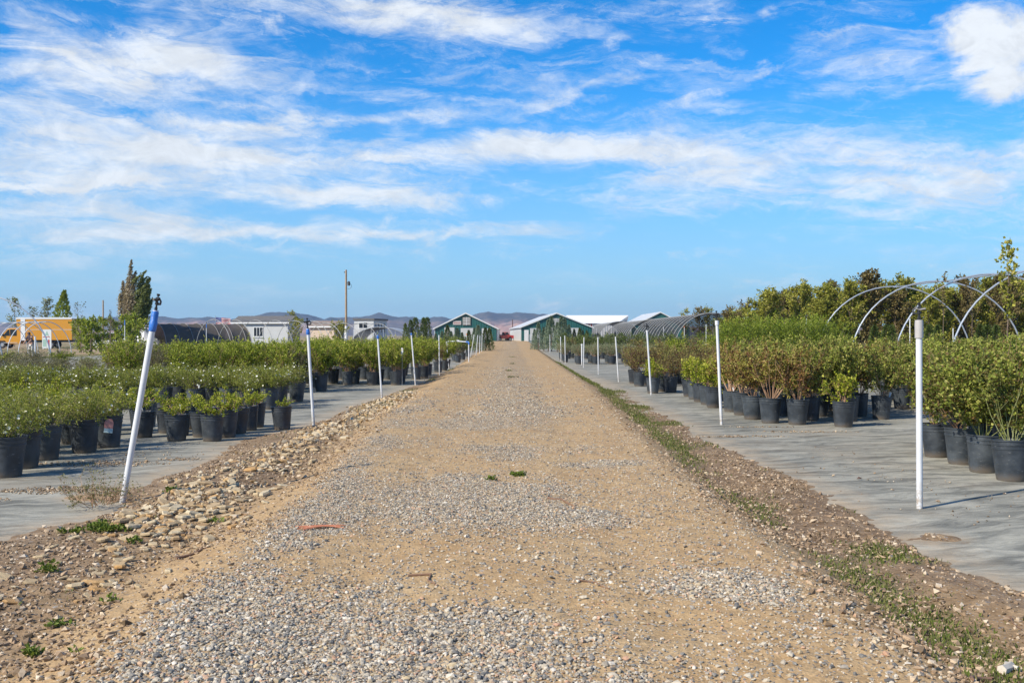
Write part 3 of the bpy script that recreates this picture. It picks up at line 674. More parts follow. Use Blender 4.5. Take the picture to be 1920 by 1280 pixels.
# pot, shared by every potted plant
def pot_profile():
    return [(.0, .004), (.128, .004), (.135, .0), (.142, .012), (.148, .05), (.163, .20), (.176, .325), (.181, .327), (.182, .345), (.178, .349), (.180, .366), (.185, .368), (.187, .392), (.183, .395), (.184, .41),
            (.194, .412), (.195, .425), (.186, .427), (.180, .41), (.174, .36)]
LABEL_ME = MB().box(-.012, .012, -.001, .001, 0, .09).box(-.018, .018, -.0015, .0015, .085, .14).mesh('plant_label', WHITE)
mb = MB().lathe(pot_profile(), 28); pot_me = mb.mesh('pot', POT)
mb = MB()
vs = [(0, 0, .372)] + [(.175 * q * math.cos(a * math.pi / 8), .175 * q * math.sin(a * math.pi / 8), .365 + random.uniform(-.008, .012)) for q in (.5, 1) for a in range(16)]
mb.add(vs, [(0, 1 + a, 1 + (a + 1) % 16) for a in range(16)] + [(1 + a, 17 + a, 17 + (a + 1) % 16, 1 + (a + 1) % 16) for a in range(16)], True); soil_me = mb.mesh('soil', SOIL)
lowpot_me = MB().lathe([(.0, .004), (.135, .0), (.148, .05), (.180, .36), (.186, .39), (.194, .412), (.194, .425), (.18, .42), (.17, .36), (0, .37)], 14).mesh('pot', POT)

def kind_of(group):
    for k, v in (('rose', 'potted_rose_bush'), ('gold', 'potted_golden_shrub'), ('white-flower', 'potted_flowering_shrub'), ('lime', 'potted_lime_shrub'), ('green leafy', 'potted_green_shrub'), ('brown', 'potted_brown_shrub'), ('grey-green', 'potted_grey_shrub'), ('evergreen', 'potted_evergreen'), ('grassy', 'potted_grass_clump')):
        if k in group: return v
    return 'potted_shrub'
def potted(loc, meshes, label, group, name='', cat='potted shrub', rz=None, s=1.0, sz=1.0, far=False, lean=0.0, potscale=1.0):
    s *= random.uniform(.92, 1.12); sz *= random.choice((1, 1.04, random.uniform(.84, 1.14))); potscale *= random.uniform(.96, 1.03)
    t = thing(name or kind_of(group), label, cat, loc, random.uniform(0, 6.28) if rz is None else rz, group)
    p = link('pot', lowpot_me if far else pot_me, t); p.rotation_euler = (random.gauss(0, .022), random.gauss(0, .022), random.uniform(0, 6)); k = potscale; p.scale = (k, k, k)
    if not far: link('soil', soil_me, p)
    if not far and loc[1] < 21 and random.random() < .22:
        lb_ = link('plant_label', LABEL_ME, t); a_ = random.uniform(0, 6.28); lb_.location = (.13 * math.cos(a_), .13 * math.sin(a_), .36 * k); lb_.rotation_euler = (random.gauss(0, .2), random.gauss(0, .2), a_)
    st, fo, fl = meshes
    for nm, me in (('stems', st), ('foliage', fo), ('blossoms', fl)):
        if me is None: continue
        o = link(nm, me, t); o.scale = (s, s, sz); o.location = (0, 0, .37 * (k - sz)); o.rotation_euler = (random.gauss(0, .03) + lean, random.gauss(0, .03), 0)
    return t

# leaf colours
L_ROSE = leafmat('rose_leaves', [(0, (.07, .055, .02)), (.2, (.20, .13, .045)), (.36, (.12, .14, .03)), (.6, (.21, .25, .04)), (.8, (.31, .34, .06)), (1, (.46, .42, .13))])
L_RED = leafmat('reddish_leaves', [(0, (.11, .05, .024)), (.24, (.27, .125, .05)), (.42, (.21, .155, .045)), (.62, (.25, .25, .05)), (.82, (.37, .34, .07)), (1, (.50, .38, .14))])
L_GREEN = leafmat('green_leaves', [(0, (.06, .08, .012)), (.3, (.15, .19, .02)), (.6, (.25, .305, .03)), (.85, (.37, .41, .05)), (1, (.50, .47, .11))])
L_LIME = leafmat('lime_leaves', [(0, (.09, .12, .014)), (.35, (.20, .25, .02)), (.7, (.34, .37, .03)), (1, (.48, .45, .08))])
L_POT = leafmat('potentilla_leaves', [(0, (.07, .085, .015)), (.35, (.17, .20, .03)), (.7, (.29, .32, .05)), (1, (.45, .42, .12))])
L_GREY = leafmat('grey_green_leaves', [(0, (.08, .10, .055)), (.4, (.18, .205, .11)), (.8, (.30, .32, .18)), (1, (.42, .42, .28))])
L_TWIG = leafmat('dusty_leaves', [(0, (.08, .07, .045)), (.4, (.17, .155, .085)), (.8, (.25, .24, .12)), (1, (.34, .31, .19))])
L_BARB = leafmat('brownish_leaves', [(0, (.10, .05, .032)), (.3, (.22, .11, .065)), (.55, (.20, .16, .06)), (.8, (.26, .26, .07)), (1, (.40, .35, .12))])
L_DARK = leafmat('dark_evergreen', [(0, (.03, .045, .014)), (.4, (.07, .10, .025)), (.75, (.125, .165, .04)), (1, (.20, .23, .07))], .15)
L_BLUE = leafmat('blue_green_needles', [(0, (.07, .10, .065)), (.4, (.15, .20, .13)), (.8, (.24, .30, .20)), (1, (.36, .40, .28))], .15)
L_TREE = leafmat('young_tree_leaves', [(0, (.08, .085, .016)), (.3, (.19, .19, .03)), (.6, (.29, .295, .045)), (.85, (.40, .38, .07)), (1, (.50, .43, .14))])
L_TREEB = leafmat('bronze_tree_leaves', [(0, (.07, .05, .02)), (.35, (.15, .115, .04)), (.7, (.22, .18, .07)), (1, (.34, .26, .12))])
L_GRASS = leafmat('tall_grass', [(0, (.08, .11, .015)), (.4, (.17, .23, .025)), (.8, (.28, .35, .04)), (1, (.40, .42, .09))])
PETAL = leafmat('white_petals', [(0, (.62, .58, .36)), (.5, (.80, .78, .62)), (1, (.84, .83, .74))], .15)
VERGE_M = leafmat('verge_grass', [(0, (.09, .08, .03)), (.35, (.10, .13, .03)), (.7, (.16, .20, .04)), (1, (.30, .27, .12))])
# ------------------------------------------------------------------ plant prototypes (mesh data shared by the copies)
ROSE = [shrub(100 + i, 17, .98, .72, 9, .27, 4000, .043, .36, L_ROSE, CANE_GREEN if i % 2 else CANE_TAN, leaf_from=.20, stem_r=.0045, clump=.5, up=.22) for i in range(5)]
ROSE_RED = [shrub(120 + i, 16, .94, .72, 9, .26, 3600, .040, .36, L_RED, CANE_TAN, leaf_from=.34, stem_r=.0075, clump=.5, up=.2) for i in range(4)]
GOLD = [shrub(140 + i, 14, .46, .85, 7, .15, 1100, .040, .38, L_LIME, CANE_TAN, leaf_from=.2, stem_r=.004, clump=.3, up=.15) for i in range(3)]
WFLOWER = [shrub(160 + i, 24, .46, 1.1, 9, .17, 4200, .024, .24, L_POT, CANE_DARK, leaf_from=.12, stem_r=.004, clump=.4, up=.12, flowers=f, fmat=PETAL, fsize=.017) for i, f in enumerate((28, 45, 14, 36))]
WFLOWER_N = [shrub(170 + i, 24, .54, 1.15, 10, .19, 4200, .023, .24, L_POT, CANE_DARK, leaf_from=.10, stem_r=.004, clump=.4, up=.05, flowers=f, fmat=PETAL, fsize=.018, zmin=.25) for i, f in enumerate((34, 12, 24))]
LIME = [shrub(180 + i, 9, .30, 1.0, 6, .09, 560, .030, .32, L_LIME, CANE_TAN, leaf_from=.35, stem_r=.0045, clump=.3, up=.2) for i in range(4)]
GREEN = [shrub(200 + i, 20, .93, .70, 9, .25, 3400, .046, .32, L_GREEN, CANE_TAN, leaf_from=.22, stem_r=.005, clump=.5, up=.2) for i in range(5)]
DUSTY = [shrub(220 + i, 20, .90, .66, 8, .22, 2300, .032, .30, L_TWIG, CANE_DARK, leaf_from=.25, stem_r=.005, clump=.4, up=.2) for i in range(3)]
BROWN = [shrub(240 + i, 20, .78, .78, 8, .20, 2500, .036, .34, L_BARB, CANE_DARK, leaf_from=.22, stem_r=.005, clump=.5, up=.2) for i in range(4)]
GREY = [shrub(260 + i, 26, .62, .80, 7, .20, 1500, .055, .12, L_GREY, CANE_TAN, leaf_from=.15, stem_r=.004, up=.3, spiky=1.0, tip_light=.5) for i in range(3)]
YEW = [shrub(280 + i, 16, 1.0, .50, 8, .26, 1300, .07, .22, L_DARK, CANE_DARK, leaf_from=.12, stem_r=.006, up=.3, spiky=.9) for i in range(3)]
RUST = [shrub(290 + i, 14, .85, .55, 8, .22, 1000, .06, .32, L_BARB, CANE_DARK, leaf_from=.15, stem_r=.006, up=.2) for i in range(2)]
TALLGRASS = [shrub(300 + i, 60, 1.62, .34, 5, .30, 2200, .10, .10, L_GRASS, CANE_GREEN, leaf_from=.15, stem_r=.004, up=.1, spiky=1.0, r0=.15) for i in range(3)]

ROWN = ('front', 'second', 'third', 'fourth', 'fifth', 'sixth', 'seventh', 'eighth')
def ordn(n): return ['first', 'second', 'third', 'fourth', 'fifth', 'sixth', 'seventh', 'eighth', 'ninth', 'tenth', 'eleventh', 'twelfth', 'thirteenth', 'fourteenth', 'fifteenth', 'sixteenth', 'seventeenth', 'eighteenth', 'nineteenth', 'twentieth'][n - 1] if n <= 20 else f'{n}th'
def inview(x, y, m=1.0): return abs(x) < .5143 * y + m

def bed(protos, xs, ys, stagger, group, front, edge, inner, jit=.08, s=(.92, 1.08), sz=(.94, 1.06), side=1, far=False, maxrow=8, keep=None, margin=.6, potscale=1.0, mixf=None):
    """rows of pots; xs counted from the road outwards, ys from the front row back"""
    for j, y in enumerate(ys):
        n = 0
        for i, x0 in enumerate(xs if not callable(xs) else xs(y)):
            x = x0 + (stagger * .5 if j % 2 else 0) * side
            if keep and not keep(x, y, i, j): continue
            if not inview(x, y, margin): continue
            n += 1; X = x + random.uniform(-jit, jit); Y = y + random.uniform(-jit, jit)
            pr = random.choice(mixf(x, y) if mixf else protos)
            if j < maxrow: lab = front.format(n=ordn(n), row=ROWN[j])
            elif n == 1 and edge: lab = edge.format(n=ordn(j + 1 - maxrow))
            else: lab = inner
            potted((X, Y, float(rise(Y))), pr, lab, group, s=random.uniform(*s), sz=random.uniform(*sz), far=far or y > 24, potscale=potscale)

# --- right side, nearest: leafy roses with arching green canes
G_ROSE = 'leafy rose bushes in black pots right of the road'
first = [(5.16, 10.28, 'cut by the frame edge, canes bare and green low down'), (5.17, 10.92, 'showing a cracked shadow of twigs across its pot'), (5.24, 11.6, 'second pot behind the thick white pole, pot scuffed'), (5.25, 12.3, 'its pot standing right beside the thick white pole')]
for k, (x, y, d) in enumerate(first):
    potted((x, y, 0), ROSE[(1, 3, 0, 2)[k]], 'leafy rose bush ' + d, G_ROSE, rz=k * 1.7, s=1.0, sz=1.0)
bed(ROSE, [5.9, 6.55, 7.25], [11.2, 11.85, 12.5, 13.1], 0, G_ROSE, 'leafy rose bush, {n} pot out in the {row} row behind the nearest rose pots', None, 'leafy rose bush behind the nearest rose pots, its pot hidden')
bed(ROSE, [6.1, 6.8, 7.5], [13.7, 14.3], .3, G_ROSE, 'leafy rose bush, {n} outward in the {row} row closing the near right bed', None, 'leafy rose bush at the back')
# --- right side, second block: reddish, with bare tan canes at the front
G_RED = 'reddish rose bushes in black pots beyond the cross aisle'
front = [(4.41, 17.0, 'reddish rose bush on bare tan canes, its pot nearest the second right pole', ROSE_RED[0]), (4.80, 16.75, 'reddish rose bush with a fan of bare tan canes, one cane leaning low', ROSE_RED[1]),
         (4.29, 17.75, 'reddish rose bush half behind the bush with tan canes, pot partly hidden', ROSE_RED[2]), (4.32, 18.7, 'olive rose bush whose pot stands right of the second right pole', ROSE_RED[3]),
         (4.30, 19.5, 'olive rose bush whose pot is crossed by the second right pole', ROSE_RED[0]), (5.25, 17.5, 'dark leafy rose bush behind the small gold-green shrub', ROSE[0]),
         (6.60, 17.8, 'rose bush whose pot is splashed pale, by the gap in the bed', ROSE[2]), (6.05, 18.1, 'rose bush with a shaded pot left of the splashed pot', ROSE[4]),
         (7.95, 20.3, 'rose bush across the aisle gap, pot grey and scuffed', ROSE[3]), (5.9, 17.45, 'low rose bush tucked behind the gold-green shrub, its pot in deep shade', ROSE[1])]
for x, y, d, pr in front: potted((x, y, 0), pr, d, G_RED, s=random.uniform(.95, 1.05), sz=random.uniform(.92, 1.0))
potted((5.43, 16.3, 0), GOLD[1], 'small gold-green shrub standing forward alone in front of the rose bed', 'gold-green shrubs in black pots', s=1.1, sz=1.15)
bed(ROSE_RED, [5.0, 5.7, 6.4, 7.1, 8.6, 9.3, 10.0], [18.5, 19.2, 19.9, 20.6, 21.4, 22.2, 23.0], .35, G_RED,
    'reddish rose bush, {n} from the road in the {row} row behind the tan-caned front bushes', 'olive rose bush, {n} back along the road side of the rose bed', 'olive and red rose bush deep in the bed with its pot hidden',
    mixf=lambda x, y: ROSE_RED + ROSE if x < 7 else ROSE, keep=lambda x, y, i, j: not (7.0 < x < 8.4 and y < 21.5))
bed(ROSE, lambda y: np.arange(10.7, .5143 * y + .5, .9), [21.5, 23.0, 24.5, 26, 28, 30], .45, G_RED, 'green rose bush, {n} outward in the {row} row under the bare hoops', None, 'green rose bush under the bare hoops, only its leafy top showing', sz=(.9, 1.0))
# gold-green low shrubs along the aisle
G_GOLD = 'gold-green shrubs in black pots'
for k, (x, y) in enumerate([(4.18, 20.6), (4.22, 21.5), (4.24, 22.4), (4.3, 23.4), (4.35, 24.4)]):
    potted((x, y, 0), GOLD[k % 3], f'bright gold-green shrub, {ordn(k + 1)} of five in file past the second right pole', G_GOLD, s=1.15, sz=random.uniform(1.1, 1.35))
for k, (x, y) in enumerate([(4.9, 22.4), (4.95, 23.4), (5.0, 24.5), (5.6, 24.2)]):
    potted((x, y, 0), (GOLD + BROWN)[k % 5], f'mottled low shrub, {ordn(k + 1)} in the file behind the bright gold-green ones', G_GOLD, s=1.1, sz=1.15)
G_BRN = 'brownish shrubs in black pots by the third right pole'
for k, (x, y, pr, sc) in enumerate([(3.62, 25.6, GOLD[0], 1.15), (4.15, 26.0, BROWN[1], .75), (4.7, 26.4, BROWN[0], .8), (3.95, 26.4, BROWN[2], .7), (5.3, 26.2, BROWN[3], .8)]):
    potted((x, y, 0), pr, ['small gold-green shrub in front, its pot crossed by the third right pole', 'low brown-green shrub next right of the third right pole', 'low brown-green shrub, second right of the third right pole', 'low reddish shrub close behind the third right pole', 'low brown-green shrub beside the gold-green file'][k], G_BRN, s=sc, sz=sc)
bed(BROWN, np.arange(3.75, 9, .72), [29.2, 30.0, 30.8, 31.7], .3, G_BRN, 'brownish leafy shrub, {n} from the road in the {row} row beyond the third right pole', 'brownish leafy shrub, {n} back on the road side beyond the third pole', 'brownish leafy shrub deep inside its bed beyond the third right pole', sz=(.95, 1.15))
bed(DUSTY, np.arange(5.6, 17, .95), [33.0, 34.5, 36.0], .45, 'olive shrubs in front of the shade tunnels', 'olive shrub, {n} from the road in the {row} row before the shade tunnels', None, 'olive shrub before the shade tunnels, its pot hidden', mixf=lambda x, y: DUSTY + GREEN + BROWN, sz=(.95, 1.1), s=(1, 1.15))
# grey-green spiky shrubs
bed(GREY, np.arange(3.45, 15, .85), [51.0, 52.2, 53.4], .4, 'grey-green spiky shrubs in black pots', 'grey-green spiky shrub, {n} from the road in the {row} row across the open cloth', None, 'grey-green spiky shrub in the back row of its bed', s=(1.05, 1.3), sz=(.95, 1.1))
for k, (x, y) in enumerate([(2.95, 55), (3.0, 58), (3.05, 61)]):
    potted((x, y, 0), GREY[k], f'grey-green spiky shrub, {ordn(k + 1)} of three trailing along the road side', 'grey-green spiky shrubs in black pots', s=1.1, far=True)
bed(YEW, np.arange(3.6, 17, 1.05), [63, 65, 67.5, 71], .5, 'dark evergreen shrubs on the right before the barns', 'dark evergreen shrub, {n} from the road in the {row} row behind the grey shrubs', None, 'dark evergreen shrub behind others before the right barn', s=(1.2, 1.5), sz=(.98, 1.2), mixf=lambda x, y: YEW + YEW + RUST)
# low dusty stock standing before the yellow truck
bed(DUSTY, [-15.6 - 1.0 * i for i in range(10)], [33.5, 36, 39], -.5, 'low dusty shrubs before the yellow truck', 'low dusty shrub, {n} outward in the {row} row beyond the cloth, before the yellow truck', None, '', side=-1, sz=(.55, .8), s=(1.0, 1.25), mixf=lambda x, y: DUSTY + WFLOWER + GREEN[:1], keep=lambda x, y, i, j: x / y < -.385)
# tall bright green grassy clumps
bed(TALLGRASS, np.arange(7.4, 10.6, .62), [33.2, 34.0, 35.0], .35, 'tall bright green grassy clumps by the shade tunnel', 'tall bright green grassy clump, {n} outward in the {row} row beside the shade tunnel', None, 'tall bright green grassy clump at the back of its stand', sz=(.92, 1.05), s=(1.1, 1.35))

# --- left side, nearest: sprawling shrubs with small white flowers
G_WF = 'white-flowering shrubs in large black pots at the near left'
near = [(-5.36, 10.55, 'cut by the frame edge, grass hanging over the rim', 0), (-5.52, 11.25, 'with a bunch of white flowers drooping low over its pot', 2), (-5.62, 12.0, 'dry and brown-tinged, third back along the cloth', 1),
        (-5.48, 12.75, 'with few flowers, its pot sunlit pale on one side', 1), (-5.42, 13.35, 'with a pink and blue plant tag hanging on its pot', 2)]
for k, (x, y, d, v) in enumerate(near):
    t = potted((x, y, 0), WFLOWER_N[v], 'white-flowering shrub ' + d, G_WF, rz=k * 2.1, s=1.0, sz=.95, potscale=1.02)
    if k == 4:
        mb = MB(); vs = [(-.035, 0, 0), (.035, 0, 0), (.035, -.004, .085), (.02, -.006, .115), (-.02, -.006, .115), (-.035, -.004, .085)]
        mb.add(vs + [(a, b + .002, c) for a, b, c in vs], [(0, 1, 2, 3, 4, 5), (11, 10, 9, 8, 7, 6)] + [(i, (i + 1) % 6, 6 + (i + 1) % 6, 6 + i) for i in range(6)])
        tg = mb.build('plant_tag', plain('pink_tag', (.55, .26, .24), .5, var=.4, scale=40), t); tg.scale = (1.6, 1.6, 1.6); tg['label'] = 'pink and pale blue plant tag'
        t.rotation_euler.z = 0; tg.location = (.075, -.185, .21); tg.rotation_euler = (.05, .1, .35)
        MB().box(-.034, .034, -.006, -.003, .0, .035).build('tag_foot', plain('pale_blue_tag', (.50, .66, .70), .5), tg)
bed(WFLOWER_N, [-6.2, -6.85], [11.7, 12.4, 13.1, 13.8], -.1, G_WF, 'white-flowering shrub, {n} out in the {row} row behind the nearest left pots', 'white-flowering shrub at left, {n} row further back beside the flowering pots', 'white-flowering shrub at left with its pot hidden', side=-1, s=(.95, 1.05), sz=(.85, .98))
# low lime-green shrubs
G_LIME = 'low lime-green shrubs in black pots'
lime = [(-4.77, 14.15, 'left one of the two front pots'), (-4.25, 14.1, 'right one of the two front pots'), (-5.42, 14.6, 'its pot crossed by the leaning pole'), (-4.98, 14.9, 'in the dark pot just right of the leaning pole'), (-4.58, 14.7, 'between and behind the two front pots'),
        (-4.20, 14.62, 'next behind the right front pot'), (-5.3, 15.3, 'second back behind the leaning pole'), (-4.72, 15.4, 'centre of the lime block'), (-4.20, 15.2, 'third back on the road side of the lime block'),
        (-5.15, 15.95, 'back left of the lime block'), (-4.62, 16.0, 'back centre of the lime block'), (-4.16, 15.7, 'fourth back on the road side of the lime block'), (-4.19, 16.25, 'last pot on the road side of the lime block')]
for k, (x, y, d) in enumerate(lime): potted((x, y, 0), LIME[k % 4], 'low lime-green shrub, ' + d, G_LIME, s=random.uniform(.9, 1.15), sz=random.uniform(.75, 1.1), potscale=.92)
potted((-3.66, 15.85, 0), LIME[2], 'low lime-green shrub in a pot standing alone beside the second left pole', G_LIME, s=.85, sz=.6, potscale=.88)
bed(LIME, [-6.0, -6.7, -7.4, -8.1, -8.8], [14.9, 15.6, 16.3], -.35, G_LIME, 'lime-green shrub, {n} out from the leaning pole in the {row} row beyond the flowering pots', None, 'lime-green shrub in the last row behind the flowering pots', side=-1, s=(1.2, 1.6), sz=(1.1, 1.5))
# white-flowering row
G_WR = 'white-flowering shrubs in the long row at left'
bed(WFLOWER, [-5.0 - .72 * i for i in range(11)], [20.2, 20.9, 21.7, 22.5], -.3, G_WR, 'white-flowering mounded shrub, {n} from the road in the {row} row of the long bed', 'white-flowering mounded shrub at the road end, {n} row behind the first two', 'white-flowering mounded shrub inside the long bed, its pot hidden', side=-1, s=(1.0, 1.15), sz=(1.0, 1.12))
potted((-5.15, 19.2, 0), WFLOWER[0], 'white-flowering shrub at the very end of its row behind the lone pot', G_WR, s=.85, sz=.8)
# green shrubs
G_GR = 'green leafy shrubs in black pots left of the road'
potted((-5.62, 26.0, 0), DUSTY[0], 'green shrub with pale bare twigs at the corner, left of the second left pole', G_GR, s=.9, sz=.95)
potted((-5.1, 26.6, 0), GREEN[1], 'green shrub crossed by the second left pole', G_GR, s=1, sz=.95)
LOWL = lambda x, y: x / y > -.40
bed(GREEN, [-5.9 - .82 * i for i in range(12)], [25.8, 26.7, 27.7, 28.8], -.4, G_GR, 'green leafy shrub, {n} from the road in the {row} row behind the white flowers', 'green leafy shrub on the road side, {n} row behind the white flowers', 'green leafy shrub deep in the bed behind the white flowers', side=-1, sz=(.95, 1.12),
    mixf=lambda x, y: GREEN if x > -9 else GREEN + DUSTY + DUSTY, keep=lambda x, y, i, j: LOWL(x, y))
bed(DUSTY, [-10.2 - .8 * i for i in range(6)], [25.6, 26.7, 27.9], -.4, G_GR, 'low dusty shrub, {n} outward in the {row} row before the yellow truck', None, 'low dusty shrub in the back row before the yellow truck', side=-1, sz=(.5, .66), s=(.9, 1.0), keep=lambda x, y, i, j: not LOWL(x, y))
bed(GREEN, [-3.55 - .72 * i for i in range(8)], [29.9, 30.7, 31.5], -.3, G_GR, 'green leafy shrub, {n} inward in the {row} row by the third left pole', None, 'green leafy shrub, back row of the block by the third left pole', side=-1, sz=(.92, 1.05), keep=lambda x, y, i, j: not (j == 0 and i > 3))
bed(GREEN, [-3.25 - .85 * i for i in range(5)], [33.6, 34.6, 35.8, 37.0], -.3, G_GR, 'green leafy shrub, {n} from the road in the {row} row by the fourth left pole', 'green leafy shrub, {n} back along the road past the fourth left pole', 'green leafy shrub inside the bed past the fourth left pole', side=-1, sz=(.95, 1.1), mixf=lambda x, y: GREEN + DUSTY)
bed(GREEN, [-9.4 - 1.0 * i for i in range(13)], [31.5, 33.5, 36], -.5, G_GR, 'green shrub, {n} outward in the {row} far row under the bare hoops', None, 'green shrub in the last far row', side=-1, sz=(.9, 1.0), mixf=lambda x, y: GREEN + DUSTY, keep=lambda x, y, i, j: LOWL(x, y))
bed(RUST, [-2.95 - .9 * i for i in range(4)], [40, 42, 44.5], -.3, G_GR, 'olive leafy shrub, {n} from the road in the {row} row before the pipe frame', None, 'olive leafy shrub in the back row before the pipe frame', side=-1, mixf=lambda x, y: GREEN + BROWN, sz=(.9, 1.05))
potted((-2.95, 54.3, 0), DUSTY[1], 'low green shrub seen through the white pipe frame, its pot catching light', G_GR, s=1.0, sz=.75, far=True)
bed(GREEN, [-3.3 - 1.0 * i for i in range(10)], [57, 60, 64, 68], -.5, 'dark and rusty shrubs at left before the barns', 'dark leafy shrub, {n} from the road in the {row} row behind the pipe frame', None, 'dark leafy shrub further back before the left barn', side=-1, mixf=lambda x, y: YEW + RUST + GREEN, s=(1.1, 1.4), sz=(.8, .98), keep=lambda x, y, i, j: LOWL(x, y))

# ------------------------------------------------------------------ conifers and trees
G_CON = 'upright conifers before the left barn'
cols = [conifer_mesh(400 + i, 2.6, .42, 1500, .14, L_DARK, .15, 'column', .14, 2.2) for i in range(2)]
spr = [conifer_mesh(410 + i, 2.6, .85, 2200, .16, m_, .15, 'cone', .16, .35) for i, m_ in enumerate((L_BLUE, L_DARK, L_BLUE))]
trunk_me = MB().tube([(0, 0, 0), (0, 0, .6), (0, 0, 1.6)], [.05, .04, .015], 6).mesh('trunk', BARK)
def conifer(x, y, me, s, sz, label, group, name='conifer_tree'):
    t = thing(name, label, 'conifer', (x, y, float(rise(y))), random.uniform(0, 6), group)
    link('trunk', trunk_me, t); c = link('crown', me, t); c.scale = (s, s, sz); return t
for k, (px, h, s) in enumerate([(760, 2.3, .6), (770, 2.55, .8), (779, 2.75, 1.0), (794, 2.75, .9), (801, 2.8, 1.0)]):
    D = 74 + k; conifer((px - 960) / F * D, D, cols[k % 2], s, h / 2.6, f'narrow dark upright conifer, {ordn(k + 1)} counting towards the left barn', G_CON)
for k in range(11):
    px = 817 + k * 10.2 + random.uniform(-2, 2); D = 84 + random.uniform(0, 8); h = [1.6, 1.8, 2.3, 1.8, 2.1, 1.7, 1.9, 2.1, 2.3, 2.1, 2.1][k]
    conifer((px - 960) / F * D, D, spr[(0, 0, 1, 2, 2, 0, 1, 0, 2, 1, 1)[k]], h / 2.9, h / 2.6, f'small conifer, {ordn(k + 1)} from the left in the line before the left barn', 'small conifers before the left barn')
for k in range(13):
    px = 1003 + k * 8.2 + random.uniform(-2, 2); D = 86 + random.uniform(0, 9); h = [2.0, 2.6, 2.2, 2.9, 3.2, 2.6, 3.1, 2.9, 2.4, 2.0, 2.1, 1.9, 1.9][k]
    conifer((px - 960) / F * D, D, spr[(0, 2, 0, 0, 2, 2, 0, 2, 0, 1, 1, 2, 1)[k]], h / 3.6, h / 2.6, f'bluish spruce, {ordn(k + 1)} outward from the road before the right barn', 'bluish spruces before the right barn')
# young trees, right
YT = [tree_meshes(500 + i, 3.6, .55, 1.35, 30, 5200, .09, .42, L_TREE if i != 3 else L_TREEB, BARK, up=1.3, trunk_r=.032, shape='oval', twigs=9, twl=.35) for i in range(4)]
G_YT = 'young trees standing in rows beyond the bare hoops'
k = 0; spots = []
for ri, D in enumerate((49, 54, 60, 67)):
    step = 1.25 if ri < 2 else 1.35; x = .235 * D + (ri % 2) * .5
    if ri: x = .225 * D
    while x < .5143 * D + .8:
        spots.append((x + random.uniform(-.3, .3), D + random.uniform(-.8, .8), ri)); x += step * random.uniform(.9, 1.1)
cnt = {}
for x, y, ri in spots:
    cnt[ri] = cnt.get(ri, 0) + 1; px = 960 + x / y * F
    ytop = np.interp(px, [1390, 1430, 1480, 1560, 1650, 1750, 1850, 1920], [606, 590, 574, 566, 556, 560, 562, 556])
    h = 1.1 * max(1.2, (CAM_H + (628 - ytop) / F * y)) * random.uniform(.82, 1.2)
    t = thing('young_tree', (f'leafy young tree, {ordn(cnt[ri])} outward in the {("nearest", "second")[ri]} row beyond the bare hoops' if ri < 2 else f'leafy young tree, {ordn(cnt[ri])} outward in the {ROWN[ri]} row, only its top showing'), 'tree', (x, y, 0), random.uniform(0, 6), G_YT)
    tm, cm = YT[(0, 1, 2, 3, 0, 2)[random.randrange(6)]] if px > 1470 else YT[3 if random.random() < .6 else 0]
    for nm, me in (('trunk', tm), ('crown', cm)):
        o = link(nm, me, t); w = random.uniform(1.05, 1.4); o.scale = (w, w, h / 3.6)
    if ri == 0 and cnt[ri] % 3 == 1:
        g = MB().lathe([(.075, .1), (.08, .5), (.075, .95)], 8).build('trunk_guard', G.setdefault('guard', plain('rusty_guard', (.40, .19, .11), .8, var=.3)), t); g['label'] = 'rust-coloured trunk guard'
tall = tree_meshes(530, 4.35, 1.9, .42, 16, 420, .12, .38, L_TREE, BARK, up=1.0, trunk_r=.03, twigs=4, twl=.2)
t = thing('young_tree', 'tallest thin young tree, sparse leaves, rising above the hoops', 'tree', (14.95, 30.0, 0)); link('trunk', tall[0], t); link('crown', tall[1], t)
slim = tree_meshes(531, 3.9, 2.2, .35, 12, 160, .09, .36, L_TREEB, BARK, up=1.0, trunk_r=.02, twigs=3, twl=.2)
for px, D, s, lb in ((1768, 37, .98, 'thin sparse young tree poking above the middle hoops'), (1822, 38, .93, 'thin almost bare young tree between the last two hoops')):
    t = thing('young_tree', lb, 'tree', ((px - 960) / F * D, D, 0)); [setattr(link(nm, me, t), 'scale', (1, 1, s)) for nm, me in (('trunk', slim[0]), ('crown', slim[1]))]
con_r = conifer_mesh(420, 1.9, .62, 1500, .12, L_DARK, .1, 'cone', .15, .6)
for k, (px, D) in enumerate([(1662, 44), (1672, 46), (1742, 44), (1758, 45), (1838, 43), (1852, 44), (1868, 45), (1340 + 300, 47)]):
    conifer((px - 960) / F * D, D, con_r, 1.1, 1.0, f'low dark conifer, {ordn(k + 1)} in the line under the young trees', 'low dark conifers under the bare hoops')
